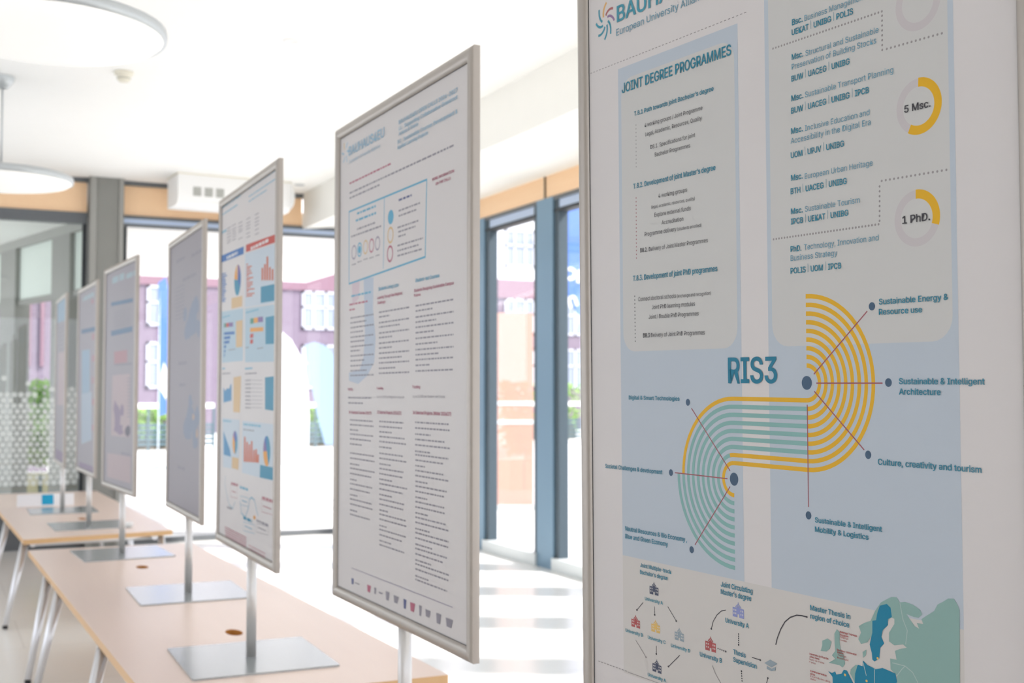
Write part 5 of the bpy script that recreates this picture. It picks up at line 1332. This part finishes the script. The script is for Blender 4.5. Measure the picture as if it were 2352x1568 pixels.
LAB = {1: 'large near poster stand at right with yellow and teal striped curve on its poster',
 2: 'poster stand with dense columns of small text and a blue outlined box',
 3: 'poster stand with colourful bar and pie charts under blue and red headings',
 4: 'poster stand with pale grey blotchy map print, just behind the chart poster',
 5: 'poster stand with two blue lines and pinkish photo blocks, in front of the grey column',
 6: 'poster stand with one dark blue line over a pale blue column, on far table front',
 7: 'farthest poster stand, smallest in view, beside the white card with blue square'}
for i in range(1, 8): stand(i, LAB[i])
bpy.data.objects.remove(_to); bpy.data.curves.remove(_tmp)

# ------------------------------------------------------------------ small things on the far table
t = thing('table_card', 'long low white folded card with blue square on far table', 'card', (-0.13, 9.93, ZT))
cb = MB()
cb.add([(-0.205, -0.03, 0), (0.205, -0.03, 0), (0.205, -0.012, 0.092), (-0.205, -0.012, 0.092), (-0.205, 0.03, 0), (0.205, 0.03, 0), (0.205, 0.0, 0.092), (-0.205, 0.0, 0.092)],
       [(0, 1, 2, 3), (5, 4, 7, 6), (3, 2, 6, 7), (0, 3, 7, 4), (1, 5, 6, 2), (0, 4, 5, 1)])
cb.build('card_body', M['paper'], t)
MB().add([(-0.03, -0.0296, 0.012), (0.055, -0.0296, 0.012), (0.055, -0.0140, 0.088), (-0.03, -0.0140, 0.088), (-0.03, -0.0306, 0.012), (0.055, -0.0306, 0.012), (0.055, -0.0150, 0.088), (-0.03, -0.0150, 0.088)],
         [(4, 5, 6, 7), (0, 4, 7, 3), (5, 1, 2, 6), (7, 6, 2, 3)]).build('blue_square', M['bluecard'], t)
pk = MB().lathe([(0.0001, 0.0), (0.028, 0.0), (0.030, 0.004), (0.030, 0.026), (0.026, 0.030), (0.0001, 0.030)], 28).build('round_box', M['white'])
pk.location = (0.238, 8.16, ZT)
tag(pk, 'small white round box near front edge of the far table', 'box')

# ------------------------------------------------------------------ ceiling fittings
def lamp(x, y, label, zl=2.77):
    t = thing('pendant_lamp', label, 'lamp', (x, y, zl), 0, 'disc pendant lamps')
    R = 0.43
    MB().lathe([(0.0001, 0.045), (R - 0.02, 0.045), (R, 0.036), (R + 0.003, 0.018), (R, 0.0), (R - 0.012, -0.002)], 96).build('lamp_rim', M['lampbody'], t)
    MB().lathe([(R - 0.012, -0.001), (R - 0.03, -0.014), (R - 0.10, -0.026), (R - 0.24, -0.033), (0.0001, -0.036)], 96).build('diffuser', M['lamplit'], t)
    MB().lathe([(0.0001, 0.095), (0.075, 0.095), (0.082, 0.088), (0.082, 0.045)], 32).build('hub', M['lampbody'], t)
    MB().tube((0, 0, 0.09), (0, 0, ZC - zl - 0.03), 0.006, None, 10).build('rod', M['lampbody'], t)
    MB().lathe([(0.0001, ZC - zl - 0.075), (0.03, ZC - zl - 0.075), (0.068, ZC - zl - 0.03), (0.07, ZC - zl)], 32).build('ceiling_rose', M['lampbody'], t)
lamp(-0.575, 8.08, 'smaller-looking white disc pendant lamp in front of the orange panels', 2.752)
lamp(-0.575, 4.72, 'large white disc pendant lamp cut by the top left corner')
t = thing('smoke_detector', 'small cream smoke detector on white ceiling right of large lamp', 'smoke detector', (0.097, 7.63, ZC))
MB().lathe([(0.0001, 0.0), (0.058, 0.0), (0.058, -0.018), (0.044, -0.024), (0.040, -0.052), (0.030, -0.062), (0.0001, -0.064)], 32).build('housing', M['cream'], t)
MB().lathe([(0.0411, -0.045), (0.0419, -0.045), (0.0411, -0.034)], 32).build('vent_ring', M['dark'], t)
for x, y, lb in ((2.20, 11.09, 'small recessed ceiling spot near bulkhead corner by far wall'), (0.857, 6.53, 'faint recessed ceiling spot above the chart poster stand')):
    t = thing('ceiling_spot', lb, 'lamp', (x, y, ZC), 0, 'recessed ceiling spots')
    MB().lathe([(0.0001, -0.001), (0.032, -0.001), (0.036, -0.006), (0.05, -0.006), (0.052, 0.0)], 28).build('trim_ring', M['lampbody' if x > 2 else 'white'], t)
# air curtain box on ceiling before the far glazing
t = thing('air_curtain', 'white ceiling-mounted air curtain box with grilles above the far glazing', 'air conditioner', (1.03, 10.93, ZC), math.radians(3.5))
Wd, Dp, Ht = 1.06, 0.40, 0.285
pr = [(0.0, 0.0), (0.0, -0.20), (0.010, -0.245), (0.04, -0.275), (0.09, -Ht), (Dp, -Ht), (Dp, 0.0)]
hb = MB(); k = len(pr)
hb.add([(0, y, z) for y, z in pr] + [(Wd, y, z) for y, z in pr], [tuple(range(k)), tuple(reversed(range(k, 2 * k)))] + [(i, k + i, k + (i + 1) % k, (i + 1) % k) for i in range(k)])
hb.build('housing', M['white'], t)
MB().box((-0.004, -0.006, -0.012), (Wd + 0.004, Dp, 0.0)).build('top_flange', M['cream'], t)
for gx in (0.13, 0.235, 0.34, 0.60, 0.705, 0.81):
    g = MB().box((gx, -0.003, -0.205), (gx + 0.082, 0.0, -0.12)).build('grille', M['white'], t)
    s_ = MB()
    for r in range(6): s_.box((gx + 0.004, -0.0045, -0.202 + r * 0.0140), (gx + 0.078, -0.003, -0.1935 + r * 0.0140))
    s_.build('slots', M['dark'], g)
MB().tube((Wd - 0.001, 0.07, -0.14), (Wd + 0.03, 0.07, -0.14), 0.135, 0.10, 32).build('end_cap', M['white'], t)

# ------------------------------------------------------------------ outdoors
struct(MB().box((-70, YF + 0.13, -0.32), (90, 120, -0.02)).build('ground', M['ground']))
struct(MB().box((XR + 0.13, -60, -0.32), (90, YF + 0.13, -0.02)).build('ground_side', M['ground']))
cn = MB().box((0.66, YF + 0.2, 3.09), (4.15, 17.6, 3.25)).build('entrance_canopy', M['canopy'])
tag(cn, 'flat white entrance canopy outside the far glazing', 'canopy')
# brick building
bd = thing('brick_building', 'long pink brick building with white windows across the forecourt', 'building', (17.5, 42, -0.02))
MB().box((-16.5, 0.0, 0), (16.5, 9.0, 5.12)).build('brick_wall', M['brick'], bd)
MB().box((-16.55, -0.06, 5.12), (16.55, 9.0, 5.85)).build('cornice', M['redband'], bd)
MB().box((-16.5, 0.0, 5.85), (16.5, 9.0, 9.6)).build('upper_wall', M['render'], bd)
MB().box((-16.9, -0.5, 9.6), (16.9, 9.4, 10.2)).build('roof', M['redband'], bd)
for zz, hh in ((1.55, 1.6), (3.70, 1.4), (6.35, 1.5)):
    for k in range(-5, 7):
        x = 11.72 + 2.72 * k - 17.5
        if x < -16 or x > 15: continue
        fw = MB()
        fw.box((x - 0.66, -0.05, zz), (x + 0.66, -0.01, zz + 0.09)); fw.box((x - 0.66, -0.05, zz + hh - 0.09), (x + 0.66, -0.01, zz + hh))
        for xx in (-0.66, -0.28, 0.19, 0.57): fw.box((x + xx, -0.05, zz), (x + xx + 0.09, -0.01, zz + hh))
        fw.box((x - 0.66, -0.05, zz + hh * 0.55), (x + 0.66, -0.01, zz + hh * 0.55 + 0.08))
        f_ = fw.build('window', M['winwhite'], bd)
        MB().box((x - 0.64, -0.02, zz + 0.02), (x + 0.64, -0.005, zz + hh - 0.02)).build('pane', M['winglass'], f_)
pb = thing('brick_annex', 'pink brick wing seen through the left tinted glass', 'building', (0.63, 23.0, -0.02))
MB().box((-3.2, 0, 0), (0.32, 4, 3.4)).build('brick_wall', M['brick'], pb)
for x in (-0.25, -0.02, 0.2): MB().box((x - 0.03, -0.04, 1.9), (x + 0.03, 0, 3.2)).build('pilaster', M['redband'], pb)

def leaves(n, box, mat_, name, parent, seed, size):
    r = random.Random(seed); mb = MB()
    (x0, y0, z0), (x1, y1, z1) = box
    for i in range(n):
        p = Vector((r.uniform(x0, x1), r.uniform(y0, y1), z0 + (z1 - z0) * r.random() ** 0.8))
        a = Vector((r.gauss(0, 1), r.gauss(0, 1), r.gauss(0, 1))).normalized(); b_ = a.orthogonal().normalized()
        s = size * r.uniform(0.6, 1.3)
        mb.add([p - a * s, p + b_ * s * 0.45, p + a * s, p - b_ * s * 0.45], [(0, 1, 2, 3)])
    return mb.build(name, mat_, parent)
for nm, x0, x1, lb in (('hedge', 3.0, 5.3, 'light green hedge beyond the white rail, left of the feather flags'), ('hedge', 7.2, 9.4, 'light green hedge behind the pale feather flag beside the text poster')):
    h = thing(nm, lb, 'hedge', ((x0 + x1) / 2, 31, -0.02), 0, 'hedges across the forecourt')
    hw = (x1 - x0) / 2
    leaves(1500, ((-hw, -0.4, 0.25), (hw, 0.4, 1.05)), M['leaf'], 'foliage', h, 3 + int(x0), 0.09)
    MB().box((-hw, -0.12, 0), (hw, 0.12, 0.62)).build('stems', M['veg'], h)
for x0, x1, lb in ((3.0, 5.4, 'dark slatted fence with white top rail in front of the left hedge'), (7.2, 9.6, 'dark slatted fence with white top rail behind the pale feather flag'), (13.6, 17.2, 'dark railing with white top rail seen through the right window')):
    f_ = thing('fence', lb, 'fence', ((x0 + x1) / 2, 30, -0.02), 0, 'fences across the forecourt')
    hw = (x1 - x0) / 2
    MB().box((-hw, -0.05, 1.04), (hw, 0.05, 1.16)).build('top_rail', M['rail'], f_)
    sl = MB()
    for k in range(5): sl.box((-hw, -0.02, 0.12 + 0.115 * k), (hw, 0.02, 0.20 + 0.115 * k))
    sl.build('slats', M['fence'], f_)
    for k in range(4): MB().box((-hw + k * hw * 0.66, -0.03, 0), (-hw + k * hw * 0.66 + 0.05, 0.03, 1.04)).build('post', M['fence'], f_)
h = thing('shrub', 'light green shrub behind the railing outside the right window', 'shrub', (15.6, 32, -0.02))
leaves(900, ((-1.4, -0.4, 0.2), (1.4, 0.4, 1.7)), M['leaf'], 'foliage', h, 9, 0.1)
MB().box((-1.2, -0.1, 0), (1.2, 0.1, 0.5)).build('stems', M['veg'], h)
# planter
pl = thing('planter', 'weathered wooden planter box outside the dotted glass', 'planter', (0.10, 16.0, -0.02))
MB().box((-0.42, -0.25, 0.0), (0.42, 0.25, 0.42)).build('box', M['planter'], pl)
for x in (-0.20, 0.18): MB().box((x - 0.02, -0.262, 0), (x + 0.02, -0.25, 0.42)).build('batten', M['fence'], pl)
sh = thing('shrub', 'bushy green shrub growing in the wooden planter', 'shrub', (0.12, 16.0, 0.405))
leaves(500, ((-0.36, -0.2, 0.1), (0.34, 0.2, 0.55)), M['leaf2'], 'foliage', sh, 21, 0.07)
leaves(340, ((-0.05, -0.2, 0.4), (0.40, 0.2, 1.15)), M['leaf'], 'foliage', sh, 22, 0.07)
MB().tube((0, 0, 0), (0.1, 0, 0.9), 0.02, 0.008, 8).build('stem', M['veg'], sh)
# feather flags
def flag(name, lb, loc, pts, m_, h, marks=None, rz=-0.35):
    t = thing(name, lb, 'flag', loc, rz, 'feather flags on the forecourt')
    mb = MB(); n = len(pts)
    mb.add([(x, -0.006, z) for x, z in pts] + [(x, 0.006, z) for x, z in pts], [tuple(range(n)), tuple(reversed(range(n, 2 * n)))] + [(i, n + i, n + (i + 1) % n, (i + 1) % n) for i in range(n)])
    mb.build('flag_cloth', m_, t)
    MB().tube((pts[0][0], 0, 0), (pts[0][0], 0, h), 0.014, 0.006, 10).build('pole', M['post'], t)
    MB().lathe([(0.0001, 0.05), (0.14, 0.04), (0.16, 0.0)], 20, c=(pts[0][0], 0)).build('foot', M['bin'], t)
    if marks: marks(t)
feather = lambda w_, z0, z1: [(0, z0), (w_, z0 + 0.02), (w_ * 1.02, z0 + (z1 - z0) * .35), (w_ * .97, z0 + (z1 - z0) * .6), (w_ * .82, z0 + (z1 - z0) * .78), (w_ * .56, z0 + (z1 - z0) * .91), (w_ * .25, z1 - 0.03), (0.0, z1)]
flag('feather_flag', 'plain white feather flag between chart and text posters', (4.45, 21, -0.02), feather(0.72, 0.12, 2.60), M['flagwhite'], 2.6)
flag('feather_flag', 'pale blue feather flag partly behind the left edge of text poster', (6.30, 25, -0.02), [(-0.02, 2.45), (0.18, 2.52), (0.42, 2.44), (0.62, 2.20), (0.78, 1.75), (0.88, 1.1), (0.95, 0.30), (0.42, 0.30), (0.30, 0.75), (0.12, 1.6)], M['flagsky'], 2.4)
def f1(t):
    MB().add([(0.02, -0.008, 1.55), (0.20, -0.008, 1.25), (0.22, -0.008, 1.75), (0.12, -0.008, 2.0)], [(0, 1, 2, 3)]).build('white_patch', M['flagwhite'], t)
flag('feather_flag', 'blue and white feather flag left of the pale blotchy poster', (2.86, 23, -0.02), [(0.03, 1.0), (0.24, 1.05), (0.26, 2.2), (0.22, 3.1), (0.14, 3.6), (0.0, 3.5), (0.02, 2.6)], M['flagblue'], 3.4, f1)
def f4(t):
    for s, x, z, sz, rot in (('of E', 0.10, 2.98, 0.34, 0.3), ('in', 0.13, 2.55, 0.30, -0.3)):
        cu = bpy.data.curves.new('lettering', 'FONT'); cu.body = s; cu.size = sz; cu.extrude = 0.002; cu.offset = 0.008
        tmp = bpy.data.objects.new('lettering_tmp', cu); C.objects.link(tmp)
        bpy.context.view_layer.update()
        me = bpy.data.meshes.new_from_object(tmp.evaluated_get(bpy.context.evaluated_depsgraph_get()))
        bpy.data.objects.remove(tmp)
        me.materials.clear(); me.materials.append(M['flagwhite'])
        me.transform(Matrix.Translation((x, -0.010, z)) @ Matrix.Rotation(rot, 4, 'Y') @ Matrix.Rotation(PI / 2, 4, 'X'))
        o = bpy.data.objects.new('lettering', me); C.objects.link(o); o.parent = t
flag('feather_flag', 'blue feather flag with white lettering outside the right window', (6.52, 14.0, -0.02), [(0.0, 3.9), (0.30, 3.95), (0.62, 3.6), (0.75, 3.0), (0.72, 2.45), (0.55, 2.30), (0.30, 2.50), (0.12, 2.75), (0.0, 3.2)], M['flagblue'], 3.9, f4)
# stele, post, bin
t = thing('glare_panel', 'tall orange-red panel outside the right window, standing in for salmon glare in its glass', 'sign', (5.52, 13.2, -0.02), -0.4)
MB().box((-0.26, -0.05, 0), (0.24, 0.05, 2.42)).build('panel', M['salmon_glare'], t)  # added panel, imitates an orange reflection in the window glass
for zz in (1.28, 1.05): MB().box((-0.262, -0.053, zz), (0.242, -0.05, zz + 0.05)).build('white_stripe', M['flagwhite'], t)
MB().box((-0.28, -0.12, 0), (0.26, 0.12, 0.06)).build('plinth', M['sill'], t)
ps = MB().tube((0, 0, 0), (0, 0, 2.36), 0.05, 0.045, 16).build('lamp_post', M['post']); ps.location = (5.62, 14.3, -0.02)
tag(ps, 'pale grey post left of the orange-red panel', 'post')
t = thing('litter_bin', 'teal-grey litter bin at the foot of the pale post', 'bin', (5.42, 13.9, -0.02))
MB().prism([(-0.12, -0.12), (0.12, -0.12), (0.12, 0.12), (-0.12, 0.12)], 0.0, 0.66).build('body', M['bin'], t)
MB().prism([(-0.135, -0.135), (0.135, -0.135), (0.135, 0.135), (-0.135, 0.135)], 0.66, 0.72).build('lid', M['post'], t)
ps = MB().tube((0, 0, 0), (0, 0, 2.75), 0.035, None, 12).build('lamp_post', M['post']); ps.location = (0.177, 17.5, -0.02)
tag(ps, 'pale post behind the dotted glass, before the brick wing', 'post')
